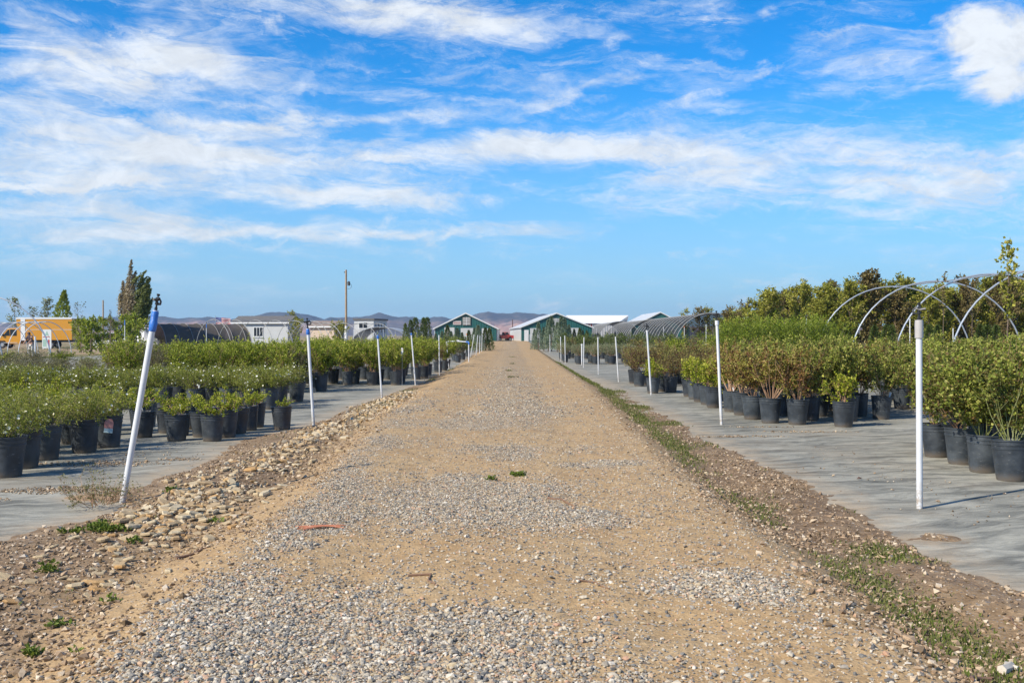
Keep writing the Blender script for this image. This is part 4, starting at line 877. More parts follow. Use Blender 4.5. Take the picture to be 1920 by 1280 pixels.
# trees at the back on the left: windswept poplar and friends
POP = leafmat('poplar_leaves', [(0, (.07, .09, .025)), (.4, (.15, .18, .045)), (.7, (.23, .26, .07)), (1, (.36, .36, .15))])
POPD = leafmat('dry_poplar_leaves', [(0, (.14, .105, .07)), (.4, (.27, .21, .14)), (.75, (.37, .30, .20)), (1, (.46, .41, .28))])
D = 90; bx = (243 - 960) / F * D
t = thing('poplar_tree', 'tall windswept poplar, one side bare and brown, the other leafy', 'tree', (bx, D, 0))
mb = MB(); r_ = np.random.default_rng(9); P1, D1, P2, D2 = [], [], [], []
plumes = [(-1.0, 8.2, .0, 0), (-.75, 6.6, -.5, 0), (-.2, 6.9, -.15, 0), (.1, 7.2, .25, 0), (-.35, 5.6, -.9, 0), (.35, 6.9, .75, 1), (.5, 6.5, 1.1, 1), (.6, 6.0, 1.25, 1), (.7, 5.4, 1.2, 1), (.7, 4.8, 1.15, 1), (.6, 4.3, 1.0, 1), (-.5, 6.1, -.7, 0), (.2, 5.9, .6, 1), (0, 5.2, -.2, 0), (.3, 3.9, .7, 1), (-.6, 5.2, -1.15, 0), (-.4, 6.3, -1.0, 0), (.2, 6.6, 1.35, 1), (.3, 5.6, 1.5, 1), (.4, 4.7, 1.5, 1)]
for (dx, zt, tx, gr_) in plumes:
    dy = r_.normal() * .5; pts = []
    for q in range(6):
        u = q / 5; pts.append(np.array([u ** .8 * tx * 1.15 + .25 * u ** 3, dy * u, .5 + (zt - .5) * u]))
    mb.tube(pts, [.09 * (1 - .85 * q / 5) for q in range(6)], 5, False)
    nn_ = 620
    u = r_.uniform(.32, 1.0, nn_) ** .8 * 5; k0 = np.minimum(u.astype(int), 4); pa = np.array(pts); q = pa[k0] + (pa[k0 + 1] - pa[k0]) * (u - k0)[:, None]
    w = (.25 if tx < .9 else .20) * (1 - (u / 5) ** 4) + .02; q = q + r_.normal(size=(nn_, 3)) * w[:, None] * np.array([.75, .9, .9]); d = r_.normal(size=(nn_, 3)) * .35 + np.array([.8, 0, .75])
    (P2 if gr_ else P1).append(q); (D2 if gr_ else D1).append(d)
for q in range(16):                                   # feathery side shoots blown to the right
    z0_ = 2.4 + q * .27; x0_ = .55 + .25 * math.sin(q * 1.3); nn_ = 130; u = r_.uniform(0, 1, nn_); L = 1.0 + .25 * math.sin(q * 2.1)
    base = np.stack([x0_ + u * L * .85, r_.normal() * .4 + u * 0, z0_ + u * L * .62 + .12 * u * u], -1); w = (.11 * (1 - u) + .025)[:, None]
    P2.append(base + r_.normal(size=(nn_, 3)) * w); D2.append(r_.normal(size=(nn_, 3)) * .25 + np.array([.9, 0, .55]))
    mb.tube([base[np.argmin(u)], base[np.argmax(u)]], [.02, .008], 4, False)
mb.build('trunk', BARK, t)
for Pq, Dq, m_, nm, keepn in ((P1, D1, POPD, 'bare_side', .8), (P2, D2, POP, 'leafy_side', 1)):
    Pq = np.concatenate(Pq); Dq = np.concatenate(Dq); o = link('crown', leaves_mesh('crown', Pq, Dq, .22 * r_.uniform(.6, 1.2, len(Pq)), .24, m_, r_), t); o['label'] = 'dry brown side of the crown' if nm == 'bare_side' else 'leafy green side of the crown'
def back_tree(px, D, ztop, spread, n, leaf, label, mat=L_TREE, lo=.5, limbs=18, shape='oval', wind=0.0, tr=.05, name='young_tree', up=.8, seed=600):
    t = thing(name, label, 'tree', ((px - 960) / F * D, D, 0)); a, b_ = tree_meshes(seed + int(px), ztop, lo, spread, limbs, n, leaf, .36, mat, BARK, up=up, trunk_r=tr, shape=shape, twigs=7, twl=.35, wind=wind, lean=(wind * .6, 0))
    link('trunk', a, t); link('crown', b_, t)
back_tree(28, 125, 6.3, 1.4, 500, .24, 'thin young tree with sparse leaves left of the yellow cab', L_GREY, 1.2)
back_tree(63, 125, 5.1, 1.0, 200, .22, 'small sparse tree behind the truck cab', L_GREY, 2.0)
back_tree(89, 125, 6.1, 1.2, 520, .26, 'young tree with loose pale leaves above the truck box', L_GREY, 1.6)
t = conifer((110 - 960) / F * 130, 130, conifer_mesh(440, 7.1, 2.3, 2400, .30, L_GREEN, .4, 'cone', .26, 1.6), 1, 1, 'dark pointed leaning tree behind the truck box', None, 'leaning_tree'); t.rotation_euler = (0, .11, 0)
back_tree(146, 118, 5.3, 1.5, 150, .18, 'nearly bare young tree right of the truck box', L_TWIG, 1.5)
back_tree(207, 70, 3.2, .5, 90, .10, 'twiggy bare tree just left of the poplar', L_TWIG, 1.5)
for k, (px, D, zt, sp) in enumerate([(152, 84, 2.75, 1.3), (172, 82, 2.8, 1.3), (192, 84, 2.85, 1.3), (214, 82, 2.75, 1.4), (236, 83, 3.0, 1.4), (256, 82, 3.1, 1.2), (170, 78, 2.5, 1.2), (246, 77, 2.4, 1.2)]):
    back_tree(px, D, zt, sp, 1100, .17, f'bushy green shrub, {ordn(k + 1)} in the hedge line below the poplar', L_GREEN, .2, 16, 'oval', 0, .05, 'hedge_bush', .5, 700)
for px, D, zt, lb in ((556, 118, 3.4, 'rounded green tree at the corner of the white house'), (545, 150, 5.2, 'treetop peeping over the roof of the white house'), (636, 110, 2.6, 'round dark bush left of the tan utility pole'), (1285, 140, 5.0, 'small round treetop peeping behind the shade tunnels'), (1312, 96, 4.0, 'sparse twiggy tree behind the largest shade tunnel'), (1330, 98, 4.1, 'bright green treetop over the largest shade tunnel'), (1368, 80, 3.4, 'bronze bushy tree right of the largest shade tunnel'), (1400, 74, 3.6, 'bronze bushy tree left of the young tree rows'), (1385, 70, 3.0, 'green bushy tree right of the shade tunnel mouth')):
    back_tree(px, D, zt, 1.4, 1200, .16, lb, L_TREEB if 'bronze' in lb or 'twiggy' in lb else L_TREE, .6, 18, 'oval', 0, .06, 'bushy_tree', .8, 800)
# ------------------------------------------------------------------ sprinkler poles and pipes
def head_mesh():
    mb = MB(); mb.lathe([(.0, 0), (.014, 0), (.014, .025), (.009, .03), (.009, .05), (.017, .052), (.017, .075), (.008, .08), (.006, .13), (.014, .132), (.015, .15), (.0, .152)], 10)
    mb.tube([(-.055, 0, .098), (-.01, 0, .09), (.03, 0, .10)], [.011, .012, .008], 6); mb.tube([(.02, 0, .055), (.045, 0, .06), (.05, 0, .085), (.02, 0, .118)], [.007, .011, .009, .006], 6)
    mb.box(-.012, .012, -.014, .014, .10, .118); return mb.mesh('sprinkler_head', BLACK_PL)
HEAD = head_mesh()
def pole(base, top, label, r=.021, head=True, tape=False, collar=False, cap=None, group='white sprinkler poles along the road'):
    b = Vector(base); t_ = Vector(top); L = (t_ - b).length; d = (t_ - b).normalized()
    t = thing('sprinkler_pole', label, 'pole', b, 0, group)
    q = Vector((0, 0, 1)).rotation_difference(d); t.rotation_mode = 'QUATERNION'; t.rotation_quaternion = q
    n = 12 if b.y < 20 else 7
    MB().tube([(0, 0, 0), (0, 0, L - (.11 if collar else 0))], r, n).build('pipe', PVC, t)
    if collar: MB().lathe([(r * 1.02, L - .16), (r * 1.32, L - .155), (r * 1.34, L - .03), (r * 1.25, L), (r * .4, L + .002)], 14).build('collar', PVC_GREY, t)
    if tape: MB().lathe([(r * 1.02, L - tape), (r * 1.22, L - tape + .01), (r * 1.3, L - tape * .55), (r * 1.12, L - tape * .5), (r * 1.15, L - .02), (r * .9, L + .003)], n).build('tape', BLUE_TAPE, t)
    if cap: MB().lathe([(r * 1.05, L - .07), (r * 1.4, L - .065), (r * 1.4, L + .01), (0, L + .012)], n).build('cap', cap, t)
    if head:
        h = link('sprinkler_head', HEAD, t); h.location = (0, 0, L); h.rotation_euler = (0, 0, random.uniform(0, 6)); s = 1.0 if b.y < 12 else 1.15; h.scale = (s, s, s)
    return t
def pole_px(bx, by, tx, ty, label, **k):
    b = gp(bx, by); t = at(tx, ty, b.y); b.z -= .02; return pole(b, t, label, **k)
p = pole_px(228, 943, 292, 582, 'thick white pole at the near left leaning right, top wrapped in blue tape', r=.027, tape=.19); p.children[-1].rotation_euler.z = 0.3
p = pole_px(1725, 953, 1723, 600, 'thick upright white pole at the near right with grey collar and sprinkler', r=.0265, collar=True); p.children[-1].rotation_euler.z = 2.6
pole_px(588, 800, 577, 616, 'second white pole on the left, blue tape and black sprinkler, beside lone pot', tape=.10, r=.024)
pole_px(716, 747, 708, 628, 'third white pole on the left, short blue tape at its top', tape=.09, head=False)
pole_px(779, 722, 771, 624, 'fourth white pole on the left, leaning, blue at the tip', tape=.07)
pole_px(824, 704, 823, 628, 'fifth white pole on the left, upright, just before the pipe frame', head=True)
pole_px(1353, 796, 1344, 602, 'second white pole on the right with white collar and black sprinkler', collar=False, cap=PVC, r=.024)
pole_px(1221, 740, 1213, 619, 'third white pole on the right, leaning slightly, in front of brown shrubs', r=.023)
pole_px(1160, 716, 1154, 631, 'fourth white pole on the right, on open grey cloth')
pole_px(1122, 702, 1121, 632, 'fifth white pole on the right, on open grey cloth')
pole_px(1094, 689, 1095, 632, 'sixth white pole on the right beside a short capped pipe', head=False)
pole_px(1091, 684, 1091, 645, 'short fat capped pipe beside the sixth right pole', head=False, cap=PVC, r=.035)
G_FAR = 'far white poles along the road edge'
for k, (bx, by, tx, ty) in enumerate([(842, 692, 837, 640), (846, 672, 842, 645), (871, 672, 875, 626), (882, 671, 889, 627), (892, 671, 896, 628), (899, 667, 900, 629), (903, 663, 904, 626), (907, 659, 908, 631), (911, 656, 911, 625), (917, 653, 916, 627), (920, 648, 923, 627)]):
    pole_px(bx, by, tx, ty, ['thin short white stake left of the pipe frame', 'thin white stake seen inside the pipe frame', 'white pole with an orange tip behind the frame, leaning right', 'white pole leaning right, next beyond the orange-tipped one', 'white pole, second beyond the orange-tipped one', 'white pole, third beyond the orange-tipped one', 'white pole, fourth beyond the orange-tipped one', 'white pole, fifth beyond the orange-tipped one', 'white pole, sixth beyond the orange-tipped one', 'white pole near the far small frame at left', 'last white pole on the left, leaning right towards the barn'][k],
            head=False, cap=ORANGE_PL if k == 2 else None, r=.018 if k < 2 else .022, group=G_FAR)
for k, (bx, by, tx, ty) in enumerate([(1060, 681, 1059, 629), (1052, 677, 1051, 631), (1031, 661, 1031, 627), (1026, 658, 1027, 631), (1037, 656, 1037, 629), (1009, 650, 1009, 624), (1012, 651, 1011, 627), (1003, 649, 1002, 625), (999, 648, 998, 627), (996, 648, 995, 627), (994, 647, 993, 627)]):
    pole_px(bx, by, tx, ty, f'thin white pole on the right, {ordn(k + 1)} beyond the capped pipe towards the far barn', head=False, r=.022, group=G_FAR)
# poles inside the beds, their feet hidden
def bed_pole(px, ytop, ztop, label, **k):
    D = (ztop - CAM_H) * F / (628 - ytop); x = (px - 960) / F * D; pole((x, D, 0), (x + k.pop('dx', 0), D, ztop), label, group='white poles standing inside the plant beds', **k)
for px, yt, zt, lb, kw in ((1512, 597, 2.1, 'white pole inside the rose bed before the young trees', dict(head=True)), (1398, 606, 2.1, 'thin white pole in the tall bright green clumps', dict(head=False)),
        (1324, 608, 2.1, 'white pole before the mouth of the largest shade tunnel', dict(head=False)), (1283, 612, 2.1, 'white pole with an orange cap before the largest shade tunnel', dict(head=False, cap=ORANGE_PL)), (1244, 613, 2.3, 'white pole against the side of the largest shade tunnel', dict(head=False)),
        (1183, 616, 2.2, 'white pole at the far end of the largest shade tunnel', dict(head=False)), (1146, 613, 2.6, 'white pole before the middle shade tunnel', dict(head=False)), (1118, 615, 2.6, 'white pole at the mouth of the farthest shade tunnel', dict(head=False)),
        (1706, 597, 2.2, 'white pole left of the thick near pole, behind the roses', dict(head=False)), (1787, 615, 1.8, 'white pole under the right-hand bare hoop', dict(head=False, r=.02)),
        (234, 600, 2.4, 'white pole with blue band before the white car', dict(tape=.3, head=True)), (387, 607, 2.3, 'white pole with blue top before the grey shade tunnel', dict(tape=.3, head=True)),
        (66, 628.5 - 1.5, 1.55, 'short white pole before the stooping person', dict(head=False, r=.03)), (663, 617, 2.0, 'white pole beside the foot of the tan utility pole', dict(head=False)), (696, 613, 2.5, 'white pole in front of the small white office', dict(head=False)),
        (719, 618, 2.3, 'white pole in front of the left dark tunnel', dict(head=False)), (741, 619, 2.2, 'second white pole in front of the left dark tunnel', dict(head=False)), (763, 620, 2.1, 'leaning white stake left of the narrow conifers', dict(head=False, dx=.25)), (786, 621, 2.1, 'white stake among the narrow conifers', dict(head=False)), (797, 621, 2.1, 'second white stake among the narrow conifers', dict(head=False)), (808, 616, 2.5, 'white stake right of the narrow conifers', dict(head=False))):
    if px == 66: 
        D = 62; x = (66 - 960) / F * D; pole((x, D, 0), (x, D, 1.42), lb, r=.05, head=False, group='white poles standing inside the plant beds'); continue
    bed_pole(px, yt, zt, lb, **kw)
# a tag stake in the left bed
b = gp(754, 722); t = thing('plant_stake', 'pale label on a thin stake between the third and fourth left poles', 'stake', b)
MB().tube([(0, 0, 0), (0, 0, .95)], .006, 5).build('stake', STEEL, t); MB().box(-.03, .03, -.003, .003, .9, 1.12).build('label_plate', WHITE, t)

def pipe_frame(x0, y0, x1, y1, h, label, r=.028, elbow=None, rise_=0):
    t = thing('pipe_frame', label, 'pipe frame', (x0, y0, rise_)); dx, dy = x1 - x0, y1 - y0
    MB().tube([(0, 0, 0), (0, 0, h)], r, 9).build('leg', PVC, t); MB().tube([(dx, dy, 0), (dx, dy, h)], r, 9).build('leg', PVC, t)
    MB().tube([(0, 0, h), (dx * .5, dy * .5, h + .02), (dx, dy, h)], r, 9).build('crossbar', PVC, t)
    for (ex, ey, m_) in ((0, 0, PVC), (dx, dy, elbow or PVC)):
        s = 1 if ex == 0 and ey == 0 else -1
        MB().tube([(ex, ey, h - .12), (ex, ey, h - .02), (ex + dx * .02 * s, ey + dy * .02 * s, h), (ex + dx * .10 * s, ey + dy * .10 * s, h)], r * 1.35, 9).build('elbow', m_, t)
    MB().box(dx * .5 - .08, dx * .5 + .08, dy * .5 - .05, dy * .5 + .05, h + .0, h + .10).build('valve', PVC_GREY, t)
a = gp(840, 678); b = gp(879, 684); pipe_frame(a.x, a.y, b.x, b.y, 1.15, 'white plastic pipe frame by the left verge with one blue elbow', elbow=BLUE_TAPE)
a = gp(906, 652); b = gp(917, 654); pipe_frame(a.x, a.y, b.x, b.y, 1.2, 'small far white pipe frame by the left verge')
a = gp(1016, 654.5); b = gp(1021, 654); pipe_frame(a.x, a.y, b.x, b.y, 1.35, 'far narrow white pipe frame by the right verge')
a = gp(1021.5, 653); b = gp(1043, 657); pipe_frame(a.x, a.y, b.x, b.y, 1.32, 'far wide white pipe frame by the right verge')

# ------------------------------------------------------------------ bare hoops
def hoop_pts(w, h, n=26, leg=.0, sag=1.0):
    return [(w * math.cos(a), 0, leg + (h - leg) * max(0.0, math.sin(a)) ** .92) for a in [math.pi * i / n for i in range(n + 1)]]
def hoop_house(x, y, yaw, n, gap, w, h, label, r=.022, group='bare hoop frames', purlin=True, mat=None, side_purlins=()):
    t = thing('hoop_frame', label, 'hoop frame', (x, y, 0), yaw, group); me = MB().tube(hoop_pts(w, h), r, 8).mesh('hoop', mat or STEEL)
    for i in range(n): o = link('hoop', me, t); o.location = (0, i * gap, 0)
    if purlin: MB().tube([(0, -.1, h - .04), (0, (n - 1) * gap + .1, h - .04)], r * .8, 6).build('purlin', mat or STEEL, t)
    return t
t = hoop_house(17.95, 27.8, 0, 5, 4.75, 3.66, 3.78, 'row of tall bare steel hoops over the rose bed at right', r=.032)
for i, ch in enumerate([c for c in t.children if c.name.startswith('hoop')]): ch.rotation_euler = (random.gauss(0, .012), random.gauss(0, .008), random.gauss(0, .02))
DULLS = plain('dull_grey_tube', (.30, .30, .29), .55)
D = 38; hoop_house(-22.5, D, 0, 2, 4.0, 3.1, 3.2, 'tall bare steel hoops cut off at the left frame edge', r=.028)
hoop_house((85 - 960) / F * 70, 70, R(52), 5, 1.6, 1.9, 2.45, 'small bare white hoops in front of the yellow truck', r=.03, mat=PVC)
hoop_house((400 - 960) / F * 72, 72, R(-40), 6, 1.8, 2.3, 2.62, 'bare steel hoops in front of the white house', r=.021, mat=DULLS)
hoop_house((575 - 960) / F * 76, 76, R(-40), 5, 1.8, 2.3, 2.45, 'bare steel hoops in front of the beige shed', r=.021, mat=DULLS)

# ------------------------------------------------------------------ shade tunnels
def shade_mat(name, col, alpha):
    m, t, b = new_mat(name); p = t.obj(); n = t.noise(p, .8, 4, .6)
    c = t.mix(n, tuple(q * .7 for q in col), tuple(min(1, q * 1.4) for q in col)); t.l.new(c, b.inputs['Base Color']); b.inputs['Roughness'].default_value = .8; b.inputs['Specular IOR Level'].default_value = .15
    tr = t.n.new('ShaderNodeBsdfTransparent'); ms = t.n.new('ShaderNodeMixShader'); ms.inputs[0].default_value = alpha
    t.l.new(tr.outputs[0], ms.inputs[1]); t.l.new(b.outputs[0], ms.inputs[2]); t.l.new(ms.outputs[0], m.node_tree.nodes['Material Output'].inputs['Surface']); return m
SHADE = shade_mat('shade_net', (.04, .043, .046), .72); SHADE2 = shade_mat('brown_shade_net', (.085, .075, .065), .93); SHADE3 = shade_mat('open_shade_net', (.04, .04, .045), .7)
def tunnel(x, y, yaw, length, w, h, gap, label, mat, hmat=None, r=.03, outside=True, back=False, z=0.0, hr=1.008):
    t = thing('shade_tunnel', label, 'shade tunnel', (x, y, z), yaw, 'netted shade tunnels')
    n = int(round(length / gap)); me = MB().tube([(a * hr if outside else a * .99, b, c * hr if outside else c * .99) for a, b, c in hoop_pts(w, h)], r, 6).mesh('hoop', hmat or STEEL)
    for i in range(n + 1): o = link('hoop', me, t); o.location = (0, i * gap, 0)
    seg = hoop_pts(w, h, 30); mb = MB(); ny = n * 4; vs = []
    for j in range(ny + 1):
        k = 1 - .012 * abs(math.sin(math.pi * j / 4)) * 2
        vs += [(a * k, j * gap / 4, c * k) for a, b, c in seg]
    m = len(seg); mb.add(vs, [(j * m + i, j * m + i + 1, (j + 1) * m + i + 1, (j + 1) * m + i) for j in range(ny) for i in range(m - 1)], True); mb.build('shade_cloth', mat, t)
    if back:
        vs = [(a * .985, length - .02, c * .985) for a, b, c in seg]; MB().add(vs, [tuple(range(len(vs)))]).build('end_wall', mat, t)
    MB().tube([(0, -.05, h * .975), (0, length, h * .975)], r * .8, 6).build('purlin', hmat or STEEL, t)
    return t
tunnel(18.75, 93, 0, 34, 3.55, 3.55, 2.4, 'largest dark grey shade tunnel on the right, mouth open towards the road', SHADE, hmat=DULLS, r=.03)
tunnel(18.6, 132, 0, 30, 3.55, 3.5, 2.5, 'middle dark shade tunnel behind the largest one', SHADE, hmat=DULLS, r=.035, z=.05)
tunnel(18.4, 170, 0, 32, 3.7, 3.6, 2.6, 'farthest dark shade tunnel with its hooped mouth showing', SHADE, hmat=DULLS, r=.045, z=.2)
tunnel((292 - 960) / F * 93, 93, R(-50), 8.4, 2.7, 2.6, 1.3, 'long brown-grey shade tunnel left of the white house', SHADE2, hmat=plain('dull_steel', (.20, .19, .18), .6), r=.03, back=True)
tunnel((712 - 960) / F * 128, 128, R(2), 16, 3.75, 2.5, 1.6, 'low dark shade tunnel at left with fanned hoops below the white office', SHADE3, r=.05)
m_ = plain('white_tarp', (.66, .67, .68), .6); t = thing('white_tarp', 'crumpled white plastic sheet heaped at the open end of the long tunnel', 'plastic sheet', ((274 - 960) / F * 94, 94, 0))
mb = MB(); NN = 12; vs = [((u / NN - .5) * 2.6, (v / NN - .5) * 1.6, 2.3 * (1 - abs(u / NN - .45) * 1.2) * max(0.0, math.sin(math.pi * v / NN)) ** .4 + random.uniform(-.12, .12)) for v in range(NN + 1) for u in range(NN + 1)]
mb.add(vs, [(v * (NN + 1) + u, v * (NN + 1) + u + 1, (v + 1) * (NN + 1) + u + 1, (v + 1) * (NN + 1) + u) for v in range(NN) for u in range(NN)]); mb.build('sheet', m_, t, False)

# ------------------------------------------------------------------ buildings
TEAL = plain('green_metal_siding', (.020, .105, .092), .45, var=.2, scale=.8); TEALR = plain('green_metal_rib', (.008, .085, .075), .5)
POLY = plain('white_poly_roof', (.52, .53, .53), .45, var=.07, scale=.5); TRIM = plain('pale_trim', (.62, .63, .62), .5)
PANEL = plain('grey_white_panel', (.45, .46, .45), .6, var=.15, scale=2); DARK = plain('dark_glass', (.015, .02, .025), .12); RUSTY = plain('brown_louvre', (.22, .20, .17), .6, var=.3)
def barn(x, y, yaw, w, eave, apex, length, label, z0, extras):
    """w = half width; the gable faces the camera"""
    t = thing('greenhouse_barn', label, 'greenhouse', (x, y, z0), yaw, 'green gabled greenhouses')
    g = MB().add([(-w, 0, 0), (w, 0, 0), (w, 0, eave), (0, 0, apex), (-w, 0, eave), (-w, .15, 0), (w, .15, 0), (w, .15, eave), (0, .15, apex), (-w, .15, eave)],
                 [(0, 1, 2, 3, 4), (9, 8, 7, 6, 5), (0, 5, 6, 1), (1, 6, 7, 2), (2, 7, 8, 3), (3, 8, 9, 4), (4, 9, 5, 0)]).build('gable_wall', TEAL, t)
    rb = MB(); k = -w + .2
    while k < w - .1:
        rb.box(k, k + .07, -.05, -.002, .02, eave + (apex - eave) * (1 - abs(k + .035) / w) - .12); k += .42
    tag(rb.build('siding_rib', TEALR, g), kind='stuff')
    for s in (-1, 1):
        MB().add([(s * w, .1, .0), (s * w, length, .0), (s * w, length, eave), (s * w, .1, eave), (s * (w + .1), .1, .0), (s * (w + .1), length, .0), (s * (w + .1), length, eave), (s * (w + .1), .1, eave)],
                 [(0, 1, 2, 3), (7, 6, 5, 4), (0, 4, 5, 1), (2, 6, 7, 3), (0, 3, 7, 4), (1, 5, 6, 2)]).build('side_wall', POLY, t)
        sl = (apex - eave) / w; xo = w + .35
        MB().add([(0, -.25, apex + .03), (s * xo, -.25, eave - sl * .35 + .03), (s * xo, length, eave - sl * .35 + .03), (0, length, apex + .03), (0, -.25, apex + .17), (s * xo, -.25, eave - sl * .35 + .15), (s * xo, length, eave - sl * .35 + .15), (0, length, apex + .17)],
                 [(0, 1, 2, 3), (7, 6, 5, 4), (0, 4, 5, 1), (1, 5, 6, 2), (2, 6, 7, 3)]).build('roof', POLY, t)
        MB().tube([(0, -.27, apex + .02), (s * xo, -.27, eave - sl * .35 + .02)], .09, 4).build('rake_trim', TRIM, t)
    extras(t, g)
    return t
def plate(name, m_, x0, x1, z0, z1, par, d=.1, lab=None):
    o = MB().box(x0, x1, -.06 - d, -.055, z0, z1).build(name, m_, par)
    if lab: o['label'] = lab
    return o
def fan(par, cx, cz, s):
    f = plate('fan_louvre', RUSTY, cx - s, cx + s, cz - s, cz + s, par, .12)
    for q in range(5): MB().box(cx - s * .85, cx + s * .85, -.22, -.185, cz - s * .8 + q * s * .36, cz - s * .8 + q * s * .36 + .12).build('slat', PANEL, f)
    MB().box(cx - .04, cx + .04, -.24, -.225, cz - s, cz + s).build('bar', TRIM, f)
def ex_left(t, g):
    fan(t, .15, 3.55, .68)
    s = plate('sign', plain('faded_sign', (.42, .38, .36), .6, var=.2, scale=6), -2.15, -.78, 2.95, 3.6, t, .08, 'faded sign with a blurred reddish line')
    for q, (a, b) in enumerate([(-1.98, -1.75), (-1.68, -1.5), (-1.42, -1.2), (-1.12, -.92)]): MB().box(a, b, -.148, -.142, 3.2, 3.36).build('lettering', G.setdefault('signred', plain('faded_red', (.33, .12, .10), .6)), s)
    plate('wall_panel', PANEL, -3.6, -1.9, .4, 2.5, t); plate('wall_panel', PANEL, -.85, 1.35, .4, 2.4, t); plate('wall_panel', PANEL, 2.7, 4.2, .4, 2.35, t); plate('door', DARK, -1.6, -1.05, 0, 2.1, t, .04)
def ex_right(t, g):
    fan(t, -.1, 3.5, .62); plate('wall_panel', PANEL, -4.6, -2.9, .3, 2.4, t); plate('wall_panel', PANEL, -1.1, .8, .3, 2.6, t); plate('wall_panel', PANEL, 2.4, 4.1, .3, 2.45, t); plate('door', TRIM, -5.6, -4.85, 0, 2.1, t, .04)
barn(-7.8, 168, 0, 5.2, 2.35, 4.85, 36, 'green metal greenhouse with white roof left of the road end', .28, ex_left)
barn(7.7, 172, R(2.6), 6.1, 2.55, 4.95, 42, 'green metal greenhouse with white side wall right of the road end', .28, ex_right)
def ex_far(t, g): plate('wall_panel', PANEL, -.9, .9, 3.2, 4.2, t)
barn((1238 - 960) / F * 212, 212, 0, 6.2, 3.0, 6.1, 30, 'far green gable showing only its peak above the shade tunnels', .2, ex_far)
# white-roofed red barn
D = 235; cx = (1120 - 960) / F * D; pxm = D / F
RED = plain('red_siding', (.26, .035, .03), .5, var=.15); GREYW = plain('grey_corrugated_wall', (.42, .43, .44), .5)
t = thing('red_barn', 'red barn under a wide bright white roof behind the right greenhouse', 'barn', (cx, D, .3))
W1 = 58.5 * pxm; W0 = 33 * pxm; zt = 5.75; zl = 3.9
rf = plain('bright_white_roof', (.80, .80, .80), .4, var=.02)
MB().add([(-W0, -6, zl), (W0, -6, zl), (W1, 0, zt), (-W1, 0, zt), (-W0, -6, zl + .1), (W0, -6, zl + .1), (W1, 0, zt + .1), (-W1, 0, zt + .1)], [(3, 2, 1, 0), (4, 5, 6, 7), (0, 1, 5, 4), (1, 2, 6, 5), (2, 3, 7, 6), (3, 0, 4, 7)]).build('roof', rf, t)
for s in (-1, 1): MB().add([(s * W0, -6, zl - .01), (s * W1, -.05, zt - .02), (s * W1, 5, zl - .6), (s * (W0 + .6), -3, zl - .9)], [(0, 1, 2, 3)]).add([(s * W0, -5.9, zl - .06), (s * W1, 0, zt - .08), (s * W1, 5.05, zl - .66), (s * (W0 + .6), -2.95, zl - .96)], [(3, 2, 1, 0)]).build('end_slope', POLY, t)
MB().box(-W0 + .1, 0 - 1.5, -5.6, 4, 0, zl - .05).build('red_wall', RED, t); MB().box(-1.49, W0 - .1, -5.55, 4, 0, zl - .05).build('grey_wall', GREYW, t)
rb = MB(); k = -W0 + .3
while k < W0 - .2: rb.box(k, k + .14, -5.68, -5.61, .1, zl - .08); k += .55
tag(rb.build('wall_rib', plain('pale_rib', (.5, .48, .48), .5), t), kind='stuff')

def window(par, x0, x1, z0, z1, y=-.03, bars=1):
    w = MB().box(x0 - .07, x1 + .07, y - .03, y, z0 - .07, z1 + .07).build('window', WHITE, par)
    MB().box(x0, x1, y - .045, y - .032, z0, z1).build('pane', DARK, w)
    for i in range(bars): c = x0 + (x1 - x0) * (i + 1) / (bars + 1); MB().box(c - .03, c + .03, y - .06, y - .046, z0, z1).build('mullion', WHITE, w)
    MB().box(x0 - .1, x1 + .1, y - .08, y - .031, z0 - .14, z0 - .071).build('sill', WHITE, w)
def house(x, y, yaw, L, depth, eave, ridge, wall_m, roof_m, label, wins, name='house', cat='house', over=.3):
    """ridge runs along x; the long side faces the camera at y = 0"""
    t = thing(name, label, cat, (x, y, 0), yaw); d = depth
    MB().add([(0, 0, 0), (L, 0, 0), (L, 0, eave), (0, 0, eave), (0, d, 0), (L, d, 0), (L, d, eave), (0, d, eave), (0, d / 2, ridge), (L, d / 2, ridge)],
             [(0, 1, 2, 3), (5, 4, 7, 6), (0, 3, 8, 7, 4), (1, 5, 6, 9, 2)]).build('wall', wall_m, t)
    sl = (ridge - eave) / (d / 2); e = eave - sl * over
    for a, b in ((-over, 1), (d + over, -1)):
        MB().add([(-over, a, e), (L + over, a, e), (L + over, d / 2, ridge), (-over, d / 2, ridge), (-over, a, e + .14), (L + over, a, e + .14), (L + over, d / 2, ridge + .14), (-over, d / 2, ridge + .14)], [(3, 2, 1, 0), (4, 5, 6, 7), (0, 1, 5, 4), (1, 2, 6, 5), (3, 0, 4, 7)]).build('roof', roof_m, t)
    MB().box(-over, L + over, -over - .05, -over - .002, e - .02, e + .15).build('fascia', WHITE, t)
    for w in wins: window(t, *w)
    return t
SHING = plain('grey_shingle', (.12, .115, .11), .85, var=.25, scale=3); WSIDE = plain('white_siding', (.44, .455, .46), .6, var=.06, scale=1); BEIGE = plain('beige_siding', (.50, .40, .31), .7, var=.08); BROOF = plain('tan_roof', (.22, .17, .14), .85, var=.2)
D = 133; house((438 - 960) / F * D, D, R(-9), 7.6, 4.4, 3.15, 3.95, WSIDE, SHING, 'white house with a grey shingle roof behind the bare hoops', [(2.9, 4.1, 1.35, 2.5, -.03, 2)])
D = 128; house((582 - 960) / F * D, D, R(-14), 3.3, 3.0, 2.6, 3.2, BEIGE, BROOF, 'small beige shed with a tan roof', [], 'shed', 'shed')
D = 136; house((596 - 960) / F * D, D, R(8), 3.0, 3.0, 2.5, 3.3, BEIGE, BROOF, 'second beige shed, half behind the first, roof a little higher', [(1.0, 1.6, 1.2, 2.0, -.03, 0)], 'shed', 'shed')
